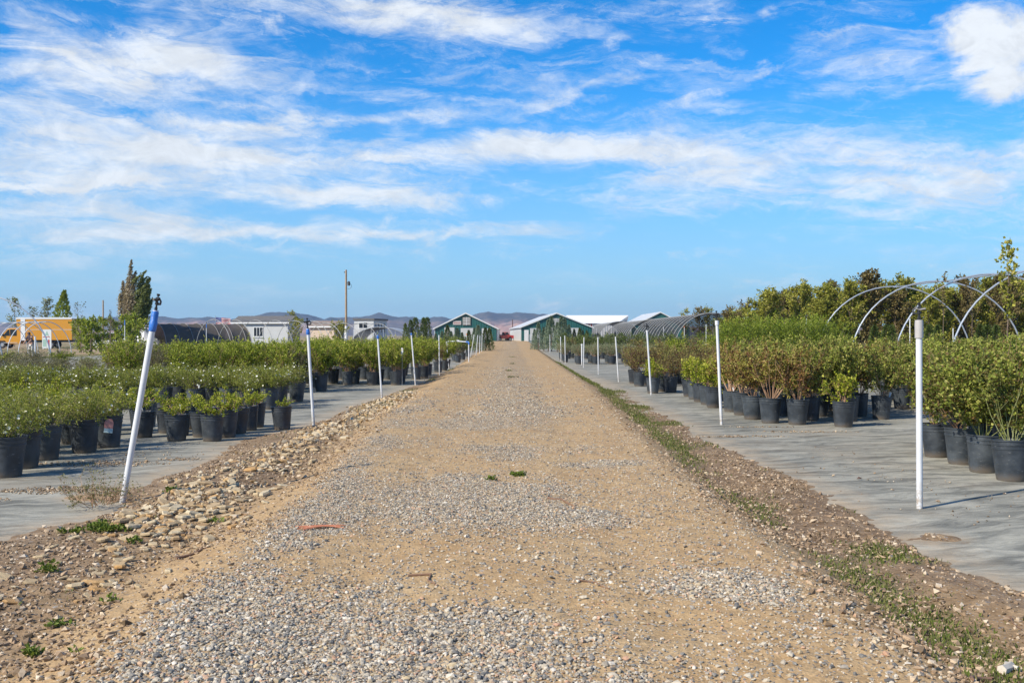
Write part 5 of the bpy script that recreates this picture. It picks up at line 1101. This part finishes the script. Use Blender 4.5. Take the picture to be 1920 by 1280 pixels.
D = 150; x0 = (664 - 960) / F * D
t = thing('white_office', 'boxy white cabin with a flat grey roof beside the tan utility pole', 'cabin', (x0, D, 0), R(-12))
wl = MB().box(0, 3.1, 0, 6.0, 0, 3.72).build('wall', plain('cabin_wall', (.46, .47, .47), .55, var=.05), t); MB().box(-.15, 3.25, -.15, 6.15, 3.725, 3.98).build('roof', SHING, t); window(t, .8, 2.1, 2.55, 3.35, -.003, 1)
rb = MB(); [rb.box(.2 + i * .38, .24 + i * .38, -.02, -.003, .1, 2.3) for i in range(8)]; tag(rb.build('siding_seam', GREYW, t), kind='stuff')
for i in range(4): MB().box(3.103, 3.14, .8 + i * 1.3, 1.1 + i * 1.3, 1.9, 3.3).build('side_window', DARK, t)
# small unseen-bottomed things: utility poles, flag
WOOD = plain('pole_wood', (.34, .24, .15), .85, var=.2, scale=2)
D = 120; t = thing('utility_pole', 'tall tan wooden utility pole with a small transformer near its top', 'utility pole', ((649 - 960) / F * D, D, 0))
MB().tube([(0, 0, 0), (0, 0, 9.35)], [.16, .11], 9).build('pole_shaft', WOOD, t); MB().tube([(0, 0, 0), (0, 0, 2.6)], [.19, .19], 10).build('pole_wrap', WHITE, t)
tr = MB().lathe([(0, 7.45), (.16, 7.46), (.17, 7.9), (.05, 7.98), (0, 8.0)], 10).build('transformer', plain('dark_grey_metal', (.06, .065, .07), .5), t); tr.location.x = .33
MB().tube([(.1, 0, 7.8), (.35, 0, 7.7)], .025, 5).build('bracket', BLACK_PL, t); MB().tube([(.42, 0, 7.75), (.62, 0, 7.6), (.66, 0, 7.3), (.5, 0, 7.1), (.2, 0, 7.05)], .02, 5).build('cable', BLACK_PL, t); MB().box(-.25, -.05, -.03, .03, 9.0, 9.12).build('insulator', BLACK_PL, t)
D = 140; t = thing('utility_pole', 'plain brown wooden pole left of the windswept poplar', 'utility pole', ((193.5 - 960) / F * D, D, 0)); MB().tube([(0, 0, 0), (0, 0, 6.4)], [.13, .1], 8).build('pole_shaft', WOOD, t)
D = 230; t = thing('utility_pole', 'small dark far pole between the two greenhouses', 'utility pole', ((961 - 960) / F * D, D, .3)); MB().tube([(0, 0, 0), (0, 0, 4.8)], [.12, .09], 8).build('pole_shaft', plain('dark_wood', (.10, .06, .05), .85), t)
D = 100; t = thing('flag', 'stars and stripes flag flying low behind the bare hoops', 'flag', ((404 - 960) / F * D, D, 0))
MB().tube([(0, 0, 0), (0, 0, 3.45)], .025, 6).build('flagpole', STEEL, t)
def wavy(x0, x1, z0, z1, y, th=.012):
    n = 8; vs = []
    for i in range(n + 1):
        x = x0 + (x1 - x0) * i / n; yy = y + .05 * math.sin(x * 6); sag = -.25 * x * .35
        vs += [(x, yy, z0 + sag), (x, yy, z1 + sag), (x, yy + th, z0 + sag), (x, yy + th, z1 + sag)]
    fs = []
    for i in range(n): a = i * 4; b = a + 4; fs += [(a, b, b + 1, a + 1), (a + 3, b + 3, b + 2, a + 2), (a + 1, b + 1, b + 3, a + 3), (a + 2, b + 2, b, a)]
    return MB().add(vs, fs)
fr, fw, fb = plain('flag_red', (.42, .05, .05), .7), plain('flag_white', (.62, .60, .60), .7), plain('flag_blue', (.03, .06, .24), .7)
FH = .85; zb = 2.45
for i in range(13): wavy(.03 if i < 6 else .62, 1.5, zb + i * FH / 13, zb + (i + 1) * FH / 13, 0).build('stripe', fr if i % 2 == 0 else fw, t)
wavy(.03, .615, zb + FH * 6 / 13, zb + FH, 0).build('canton', fb, t)
st = MB(); [st.box(.07 + .1 * i + (.05 if j % 2 else 0), .10 + .1 * i + (.05 if j % 2 else 0), -.06, -.052, zb + FH * .5 + j * .085, zb + FH * .5 + .03 + j * .085) for j in range(5) for i in range(5 if j % 2 else 6)]
tag(st.build('stars', fw, t), kind='stuff')

# ------------------------------------------------------------------ vehicles
def paint(name, col): 
    m, tt, b = new_mat(name); b.inputs['Base Color'].default_value = (*col, 1); b.inputs['Roughness'].default_value = .3; b.inputs['Coat Weight'].default_value = .4; return m
YEL = paint('yellow_paint', (.55, .25, .012)); REDP = paint('red_paint', (.42, .02, .015)); WHP = paint('white_car_paint', (.62, .64, .66)); TYRE = plain('tyre_rubber', (.025, .025, .026), .8); RIM = plain('wheel_rim', (.4, .4, .4), .4, .6)
def wheel(x, y, r, par, w=.24, side=-1):
    a = MB().lathe([(r * .55, -w / 2), (r * .93, -w / 2), (r, -w * .35), (r, w * .35), (r * .93, w / 2), (r * .55, w / 2)], 20).build('wheel', TYRE, par); a.location = (x, y, r); a.rotation_euler = (R(90), 0, 0)
    MB().lathe([(0, w * .3), (r * .2, w * .34), (r * .5, w * .28), (r * .57, w * .46), (r * .57, -w * .46), (0, -w * .3)], 16).build('rim', RIM, a); 
def bevel(o, w=.05):
    m = o.modifiers.new('bevel', 'BEVEL'); m.width = w; m.segments = 2; m.limit_method = 'ANGLE'; return o
D = 113; x0 = (-20 - 960) / F * D; sx = 1.0
t = thing('box_truck', 'yellow box truck with a white front corner parked side-on at far left', 'truck', (x0, D, 0))
C0 = 3.55                                       # where the box starts
cab = [(0, .55), (0, 1.0), (.12, 1.15), (1.3, 1.38), (2.05, 2.2), (2.2, 2.27), (3.5, 2.3), (3.5, .5), (2.1, .5), (1.75, .85), (1.1, .85), (.75, .5)]
bevel(MB().prism(cab, 0, 2.0).build('cab', YEL, t), .04)
MB().prism([(1.55, 1.42), (2.1, 2.08), (2.25, 2.14), (2.32, 1.42)], -.02, -.004).build('side_window', DARK, t); MB().prism([(2.38, 1.42), (2.34, 2.14), (3.1, 2.14), (3.1, 1.42)], -.02, -.004).build('side_window', DARK, t)
MB().add([(1.33, .12, 1.42), (1.33, 1.88, 1.42), (2.02, 1.88, 2.19), (2.02, .12, 2.19)], [(0, 1, 2, 3)]).add([(1.3, .12, 1.44), (1.3, 1.88, 1.44), (2.0, 1.88, 2.21), (2.0, .12, 2.21)], [(3, 2, 1, 0)]).build('windscreen', DARK, t)
MB().box(1.62, 3.2, -.03, -.005, .62, .66).build('door_trim', TRIM, t); MB().box(1.45, 1.65, -.2, -.02, 1.4, 1.62).build('mirror', BLACK_PL, t); MB().box(-.06, .02, .2, 1.8, .5, .72).build('bumper', TRIM, t); MB().box(.0, .1, .15, .45, .9, 1.08).build('headlight', PANEL, t)
bx = MB().prism([(C0, .95), (C0, 2.42), (C0 - .35, 2.55), (C0 - .4, 3.35), (C0 + 5.9, 3.38), (C0 + 5.9, .95)], -.2, 2.2).build('cargo_box', YEL, t)
MB().prism([(C0 + .12, .9), (C0 + .12, 3.42), (C0 + .62, 3.42), (C0 + .62, .9)], -.235, -.202).build('corner_panel', WHITE, bx)
MB().box(C0 - .42, C0 + 5.92, -.24, -.202, 3.425 - .12, 3.5).build('top_rail', WHITE, bx); MB().box(C0 + .1, C0 + 5.9, -.215, -.203, 2.1, 2.14).build('side_rail', TRIM, bx); MB().box(C0 + .3, C0 + 5.9, .2, 1.9, .7, .94).build('chassis', BLACK_PL, t)
wheel(1.42, .1, .42, t); wheel(1.42, 1.8, .42, t); wheel(C0 + 3.4, .1, .42, t); wheel(C0 + 3.4, 1.8, .42, t)
# red pickup
D = 196; t = thing('pickup_truck', 'old red pickup truck parked between the two greenhouses', 'pickup truck', ((931.5 - 960) / F * D, D, .30), R(22)); 
low = [(0, .55), (0, 1.15), (2.2, 1.15), (2.2, 1.2), (3.55, 1.2), (4.7, 1.12), (4.8, .6), (4.2, .5), (3.9, .85), (3.4, .85), (3.1, .5), (1.35, .5), (1.1, .88), (.6, .88), (.35, .52)]
k = .78
bevel(MB().prism([(a * k, b) for a, b in low], 0, 1.85).build('body', REDP, t), .04); MB().prism([(2.2 * k, 1.2), (2.35 * k, 1.78), (3.1 * k, 1.78), (3.55 * k, 1.2)], .12, 1.73).build('cabin', plain('faded_red_cab', (.30, .05, .04), .5), t)
MB().prism([(2.35 * k, 1.25), (2.45 * k, 1.7), (3.05 * k, 1.7), (3.35 * k, 1.25)], .105, .118).build('side_window', DARK, t); MB().add([(2.19 * k, .25, 1.25), (2.19 * k, 1.6, 1.25), (2.32 * k, 1.6, 1.7), (2.32 * k, .25, 1.7)], [(3, 2, 1, 0)]).build('rear_window', DARK, t)
MB().box(-.02, .0, .15, 1.7, .62, 1.1).build('tailgate', REDP, t); MB().box(-.1, -.03, .1, 1.75, .45, .58).build('bumper', TRIM, t)
MB().prism([(.15, 1.0), (.35, 1.95), (.6, 2.0), (.8, 1.3), (1.4, 1.25), (1.5, 1.0)], .5, 1.2).build('load', RUSTY, t)['label'] = 'rusty gear standing in the load bed'
for wx in (.85 * k, 3.65 * k): wheel(wx, .1, .37, t); wheel(wx, 1.72, .37, t)
# white car
D = 86; t = thing('white_car', 'white estate car half hidden by shrubs below the poplar', 'car', ((174 - 960) / F * D, D, 0))
body = [(0, .45), (.02, .95), (.25, 1.02), (2.9, 1.02), (3.7, .9), (3.8, .5), (3.4, .4), (3.2, .65), (2.75, .65), (2.5, .35), (1.2, .35), (1.0, .65), (.55, .65), (.35, .42)]
bevel(MB().prism(body, 0, 1.75).build('body', WHP, t), .05); bevel(MB().prism([(.12, 1.0), (.45, 1.66), (.7, 1.74), (2.05, 1.72), (2.3, 1.6), (3.0, 1.0)], .1, 1.65).build('cabin', WHP, t), .04)
for a in ([(.4, 1.08), (.62, 1.56), (1.05, 1.6), (1.05, 1.08)], [(1.12, 1.08), (1.12, 1.6), (1.75, 1.6), (1.75, 1.08)], [(1.82, 1.08), (1.82, 1.6), (2.12, 1.56), (2.62, 1.08)]): MB().prism(a, .08, .097).build('side_window', DARK, t)
for wx in (.78, 2.98): wheel(wx, .12, .33, t); wheel(wx, 1.62, .33, t)
# sandwich-board like sign by the truck
D = 104; t = thing('standing_sign', 'white upright sign with red writing and a red figure before the truck', 'sign', ((79 - 960) / F * D, D, 0))
MB().box(0, .95, 0, .06, .12, 2.05).build('board', plain('sign_board', (.62, .66, .64), .5, var=.1), t); MB().box(.05, .12, .01, .05, 0, .12).build('leg', WHITE, t); MB().box(.83, .9, .01, .05, 0, .12).build('leg', WHITE, t)
rd = plain('sign_red', (.45, .03, .03), .5); gn = plain('sign_green', (.30, .45, .38), .5)
wr = MB(); [wr.box(.10 + i * .1, .17 + i * .1, -.012, -.003, 1.24 + (i % 3) * .03, 1.33 + (i * 7 % 4) * .02) for i in range(7)]; tag(wr.build('writing', rd, t), kind='stuff')
MB().add([(.62, -.01, .3), (.78, -.01, .3), (.76, -.01, .85), (.82, -.01, .85), (.70, -.01, 1.1), (.58, -.01, .85), (.64, -.01, .85)], [(0, 1, 2, 3, 4, 5, 6)]).build('red_figure', rd, t)
MB().box(.08, .45, -.008, -.003, .3, 1.05).build('green_patch', gn, t); MB().prism([(.25, 1.45), (.7, 1.45), (.5, 1.95)], -.008, -.003).build('green_peak', gn, t)

# ------------------------------------------------------------------ person, seen stooping among the pots
SKIN = plain('skin', (.42, .24, .16), .55); SHIRT = plain('dark_purple_shirt', (.060, .040, .052), .8, var=.3, scale=6); PANTS = plain('pale_trousers', (.50, .48, .45), .8, var=.15); HAIR = plain('dark_hair', (.02, .014, .012), .7)
def skinned(name, joints, edges, mat, parent, root=0, lv=2):
    me = bpy.data.meshes.new(name); me.from_pydata([j[:3] for j in joints], edges, []); o = link(name, me, parent); me.materials.append(mat)
    sk = o.modifiers.new('skin', 'SKIN'); sk.use_smooth_shade = True; ss = o.modifiers.new('sub', 'SUBSURF'); ss.levels = lv; ss.render_levels = lv
    for i, j in enumerate(joints):
        v = me.skin_vertices[0].data[i]; v.radius = (j[3], j[4] if len(j) > 4 else j[3]); v.use_root = (i == root)
    dg = bpy.context.evaluated_depsgraph_get(); dg.update(); ev = o.evaluated_get(dg); m2 = bpy.data.meshes.new_from_object(ev); o.modifiers.clear(); o.data = m2
    if not m2.materials: m2.materials.append(mat)
    return o
D = 64; t = thing('person', 'person in a dark top and pale trousers stooping over the pots', 'person', ((59 - 960) / F * D, D, 0), R(155))
J = [(0, 0, .93, .14, .11), (0, .02, 1.12, .13, .10), (0, .10, 1.34, .16, .11), (0, .17, 1.46, .08), (0, .21, 1.53, .052), (0, .25, 1.62, .085, .095), (0, .26, 1.72, .075, .085),
     (-.17, .13, 1.42, .06), (-.25, .22, 1.18, .045), (-.20, .40, 1.0, .035), (-.18, .46, .95, .03), (.17, .13, 1.42, .06), (.26, .20, 1.18, .045), (.22, .38, .98, .035), (.20, .44, .92, .03),
     (-.09, 0, .88, .10), (-.11, .03, .50, .065), (-.12, -.02, .10, .045), (-.12, .12, .045, .04), (.09, 0, .88, .10), (.12, .06, .50, .065), (.13, .02, .10, .045), (.13, .16, .045, .04)]
E = [(0, 1), (1, 2), (2, 3), (3, 4), (4, 5), (5, 6), (2, 7), (7, 8), (8, 9), (9, 10), (2, 11), (11, 12), (12, 13), (13, 14), (0, 15), (15, 16), (16, 17), (17, 18), (0, 19), (19, 20), (20, 21), (21, 22)]
skinned('body', J, E, SKIN, t)
skinned('top', [(0, .0, .90, .165, .13), (0, .02, 1.12, .15, .12), (0, .10, 1.34, .178, .128), (0, .16, 1.45, .10, .09), (-.18, .13, 1.42, .075), (-.255, .22, 1.18, .06), (.18, .13, 1.42, .075), (.265, .20, 1.18, .06)], [(0, 1), (1, 2), (2, 3), (2, 4), (4, 5), (2, 6), (6, 7)], SHIRT, t)
skinned('trousers', [(0, 0, .92, .145, .118), (-.095, .0, .84, .11), (-.11, .03, .50, .08), (-.12, -.02, .12, .06), (.095, .0, .84, .11), (.12, .06, .50, .08), (.13, .02, .12, .06)], [(0, 1), (1, 2), (2, 3), (0, 4), (4, 5), (5, 6)], PANTS, t)
skinned('hair', [(0, .20, 1.69, .10, .105), (0, .17, 1.58, .085), (0, .13, 1.46, .05)], [(0, 1), (1, 2)], HAIR, t)
for sx_ in (-1, 1):
    hx, hy, hz_ = (-.18, .46, .95) if sx_ < 0 else (.20, .44, .92)
    for q in range(5):
        a = (q - 2) * .012
        MB().tube([(hx + a, hy, hz_), (hx + a * 1.5, hy + .045, hz_ - .03), (hx + a * 1.6, hy + .06, hz_ - .065)] if q < 4 else [(hx - sx_ * .02, hy - .01, hz_), (hx - sx_ * .045, hy + .02, hz_ - .02)], .008, 5).build('finger', SKIN, t)
    MB().tube([(sx_ * .03, .335, 1.68), (sx_ * .03, .345, 1.68)], .01, 6).build('eye', BLACK_PL, t)
MB().tube([(0, .33, 1.66), (0, .365, 1.635)], [.010, .015], 6).build('nose', SKIN, t)

# ------------------------------------------------------------------ hills
def hill_mat():
    m, t, b = new_mat('hill'); p = t.pos(); z = t.sep(p)[2]
    n = t.noise(p, .012, 8, .65); n2 = t.noise(t.vm('MULTIPLY', p, (1, .6, 2.0)), .03, 8, .75)
    low = t.ramp(n2, [(.3, (.24, .13, .10)), (.5, (.42, .25, .18)), (.7, (.55, .38, .28))]); hi = t.ramp(n2, [(.3, (.03, .04, .045)), (.55, (.085, .085, .08)), (.75, (.20, .15, .12))])
    k = t.smooth(t.m('ADD', z, t.m('MULTIPLY', t.m('SUBTRACT', n, .5), 70)), 24, 46)
    pk = t.smooth(t.noise(t.vm('MULTIPLY', p, (1, .2, .5)), .0032, 3, .5), .42, .58)
    t.l.new(t.mix(t.m('MAXIMUM', k, t.m('SUBTRACT', .85, pk)), low, hi), b.inputs['Base Color']); b.inputs['Roughness'].default_value = 1; b.inputs['Specular IOR Level'].default_value = 0; return m
HILL = hill_mat()
rx_ = [-500, -200, 0, 60, 120, 200, 265, 300, 340, 400, 440, 480, 505, 530, 545, 570, 600, 640, 680, 700, 715, 745, 770, 790, 805, 830, 870, 890, 915, 945, 975, 1000, 1040, 1090, 1150, 1250, 1500, 2100, 2500]
ry_ = [600, 602, 606, 604, 603, 598, 593, 592, 597, 593, 597, 594, 587, 584, 586, 590, 597, 597, 594, 589, 586, 594, 593, 598, 595, 593, 600, 588, 584, 589, 587, 588, 592, 603, 610, 613, 612, 607, 606]
HD = 3000.
ux = np.linspace(-1500, 2900, 520); vy = np.linspace(0, 1, 60)
U, V = np.meshgrid(ux, vy); Xh = (U - 960) / F * HD; Yh = 2350 + V * 1300
ridge = (628 - np.interp(U, rx_, ry_)) / F * HD + CAM_H + fbm(U * .05, U * 0, 351, 5) * 7
prof = np.where(V < .5, sstep(V, .0, .5) ** 1.25, 1 - sstep(V, .5, 1.0))
er = np.abs(fbm(Xh * .014, Yh * .005, 301, 5)) * 2.6; er2 = fbm(Xh * .03, Yh * .012, 311, 4)
Zh = ridge * prof * (1 - .55 * er * (1 - prof) * 1.6) + er2 * 16 * prof + .45 * ridge * np.exp(-((V - .16) / .09) ** 2) * (.6 + fbm(Xh * .006, Yh * 0, 333) * 1.3)
gul = np.abs(fbm(Xh * .022 + Yh * .004, Yh * .004, 371, 4)) * 2
Zh = Zh - ridge * .55 * gul * (prof * (1 - prof) * 4 * .8 + .06)
Zh = np.maximum(Zh, -.5) - .5
o = link('hills', grid_mesh('hills', Xh, Yh, Zh, HILL)); tag(o, kind='structure')

# ------------------------------------------------------------------ small things on the ground
WEED_M = leafmat('weed_leaves', [(0, (.06, .085, .015)), (.5, (.14, .20, .03)), (1, (.28, .32, .08))])
SCRUB_M = leafmat('dry_scrub', [(0, (.12, .11, .04)), (.5, (.22, .21, .09)), (1, (.36, .33, .17))])
def weed_mesh(seed, n, r, h, leaf, mat, width=.3):
    g = np.random.default_rng(seed); a = g.uniform(0, 6.283, n); m = 5; cx_ = np.clip(g.normal(size=m), -1.5, 1.5) * r * .34; cy_ = np.clip(g.normal(size=m), -1.5, 1.5) * r * .26; cs = g.uniform(.45, 1, m); ci = g.integers(0, m, n); q = np.abs(g.normal(size=n)) * r * .26 * cs[ci]
    P = np.stack([cx_[ci] + np.cos(a) * q, cy_[ci] + np.sin(a) * q, g.uniform(0, 1, n) * h * 1.6 * cs[ci] * np.clip(1.2 - q / r * 2, .1, 1)], -1)
    D = np.stack([np.cos(a) * .9, np.sin(a) * .9, np.full(n, .6)], -1) + g.normal(size=(n, 3)) * .45
    return leaves_mesh('leaves', P, D, leaf * g.uniform(.6, 1.3, n), width, mat, g)
weeds = [(200, 995, .26, .06, 'dark green weed clump on the tan stones', 520, WEED_M), (92, 1072, .10, .05, 'bright green weed on the brown verge at left', 130, WEED_M), (60, 1226, .09, .03, 'small bright weed at the lower left corner', 90, WEED_M), (323, 922, .14, .04, 'flat green weed right of the leaning pole foot', 160, WEED_M),
         (970, 893, .13, .035, 'green grass tuft in the grey gravel of the road', 170, WEED_M), (922, 899, .09, .025, 'smaller dull tuft left of the grass tuft in the road', 70, WEED_M), (120, 1000, .07, .03, 'tiny weed at the cloth edge near stones', 60, WEED_M), (145, 998, .07, .04, 'tiny upright weed next to the large weed clump', 60, WEED_M), (400, 980, .10, .03, 'small dull weed right of the tan stones', 60, WEED_M), (250, 1018, .09, .04, 'small weed below the tan stones', 80, WEED_M), (113, 1175, .1, .03, 'dull weed on the lower left verge', 60, WEED_M), (205, 1130, .1, .03, 'faint weed in the middle of the lower left verge', 40, WEED_M), (140, 1228, .05, .02, 'sprig of weed in the lower left gravel', 30, WEED_M)]
for k, (px, py, r_w, h, lb, n, m_) in enumerate(weeds):
    g0 = gp(px, py, .05); z = float(ground_h(g0.x, g0.y)); g0 = gp(px, py, z); t = tag(link('weed', weed_mesh(900 + k, n, r_w * .8, h * .8, .027, m_)), lb, 'weed', 'weeds on the verge and road'); t.location = g0
g0 = gp(185, 945, .01); t = thing('scrub_plant', 'dry straggly scrub growing at the foot of the leaning pole', 'plant', (g0.x, g0.y, .01))
st, fo, _ = shrub(950, 40, .34, 1.35, 5, .12, 1100, .022, .25, SCRUB_M, CANE_TAN, z0=0, zmin=.0, r0=.25, up=.15, stem_r=.003)
link('stems', st, t); link('leaves', fo, t)
g0 = gp(960, 707, .1); z = float(ground_h(g0.x, g0.y)); 
for k, (px, py) in enumerate([(957, 710), (963, 684), (960, 671), (955, 698)]):
    g0 = gp(px, py, .13); t = tag(link('weed', weed_mesh(960 + k, 60, .30, .03, .045, VERGE_M)), ['flat weed patch in the middle of the far road', 'second weed patch further along the road crown', 'third faint weed patch far along the road crown', 'small weed between the far road patches'][k], 'weed', 'weeds on the verge and road'); t.location = (g0.x, g0.y, float(ground_h(g0.x, g0.y)))
# grass blades along both verges: nobody could count them
def grass(n, side):
    y = 4 + 50 * rng.uniform(0, 1, n) ** 1.6
    x = (RR(y) + rng.uniform(-.05, 1.25, n)) if side > 0 else (RL(y) - rng.uniform(.1, 1.5, n))
    a = earth_attrs(x, y)['green']; k = (rng.uniform(0, 1, n) < a * 1.1) & (np.abs(x) < .53 * y + .3); x, y = x[k], y[k]
    h = ground_h(x, y); m2 = h > -.0 + rise(y); x, y, h = x[m2], y[m2], h[m2]
    P = np.stack([x, y, h - .004], -1); D = rng.normal(size=(len(x), 3)) * .55 + np.array([0, 0, 1.0])
    s = rng.uniform(.012, .036, len(x)) * (1 + y / 40)
    tag(link('grass', leaves_mesh('grass', P, D, s, .16, VERGE_M, rng)), 'short green grass and weeds along the verge', 'grass', None, 'stuff')
grass(85000, 1); grass(18000, -1)
def twig(px0, py0, px1, py1, r, m_, name, label, cat, bend=.05, z=.0, n=6):
    a = gp(px0, py0, .12); b = gp(px1, py1, .12); pts = []
    for i in range(n):
        u = i / (n - 1); q = a.lerp(b, u); q.x += bend * math.sin(math.pi * u * 1.7) * .5; q.y += bend * math.sin(math.pi * u); q.z = float(ground_h(q.x, q.y)) + r * .8 + z * math.sin(math.pi * u); pts.append(q)
    o = MB().tube(pts, [r * (1 - .5 * i / (n - 1)) for i in range(n)], 6).build(name, m_); tag(o, label, cat); return o
STICK = plain('brown_stick', (.20, .115, .07), .85, var=.3, scale=20); ORG = plain('orange_twine', (.52, .20, .11), .85)
twig(1027, 948, 1083, 961, .010, STICK, 'stick', 'thin brown stick lying in the middle gravel of the road', 'stick')
twig(765, 1098, 830, 1118, .008, STICK, 'stick', 'curved brown twig left of the road centre near the camera', 'stick', .1)
twig(1085, 1108, 1150, 1122, .006, STICK, 'stick', 'faint thin twig in the sand right of centre', 'stick')
twig(330, 1035, 400, 1022, .009, STICK, 'stick', 'dark twig on the left verge below the tan stones', 'stick', .08)
tw = thing('frayed_twine', 'frayed orange twine scrap lying on the gravel at left', 'twine', gp(598, 1006, .12))
for k in range(9):
    a = [(-.17 + random.uniform(-.03, .03) + k * .012, random.uniform(-.09, .05), .012), (0, random.uniform(-.03, .05), .022), (.16 + random.uniform(-.05, .02), random.uniform(-.01, .10), .012)]
    MB().tube(a, .0032, 5).build('strand', ORG, tw)
tw.location.z = float(ground_h(tw.location.x, tw.location.y))
pale = plain('pale_bark', (.55, .49, .40), .85, var=.2, scale=20)
twig(1880, 1228, 1925, 1222, .022, pale, 'driftwood', 'pale curved piece of wood at the lower right verge', 'piece of wood', .08)
twig(1862, 1250, 1835, 1268, .014, STICK, 'stick', 'reddish stick at the lower right corner of the verge', 'stick')
twig(1885, 1130, 1925, 1150, .006, STICK, 'stick', 'thin tan twig on the right verge', 'stick')
o = MB().add([(-.03, 0, .0), (0, -.015, .012), (.035, 0, .004), (.0, .018, .02), (-.01, .0, .028)], [(0, 1, 4), (1, 2, 4), (2, 3, 4), (3, 0, 4), (0, 3, 2, 1)]).build('dry_leaf', plain('dry_leaf', (.10, .06, .045), .8)); o.location = gp(1612, 898, .01); tag(o, 'small dark dry leaf on the grey cloth at right', 'leaf')

# ------------------------------------------------------------------ air
if HAZE:
    hm = bpy.data.materials.new('haze'); hm.use_nodes = True; nt = hm.node_tree; nt.nodes.remove(nt.nodes['Principled BSDF'])
    pv = nt.nodes.new('ShaderNodeVolumePrincipled'); pv.inputs['Color'].default_value = (.50, .70, 1, 1); pv.inputs['Density'].default_value = HAZE; pv.inputs['Anisotropy'].default_value = .2
    nt.links.new(pv.outputs[0], nt.nodes['Material Output'].inputs['Volume'])
    o = MB().box(-5200, 5200, -3950, 3950, -1.3, 110).build('haze', hm); tag(o, kind='stuff')
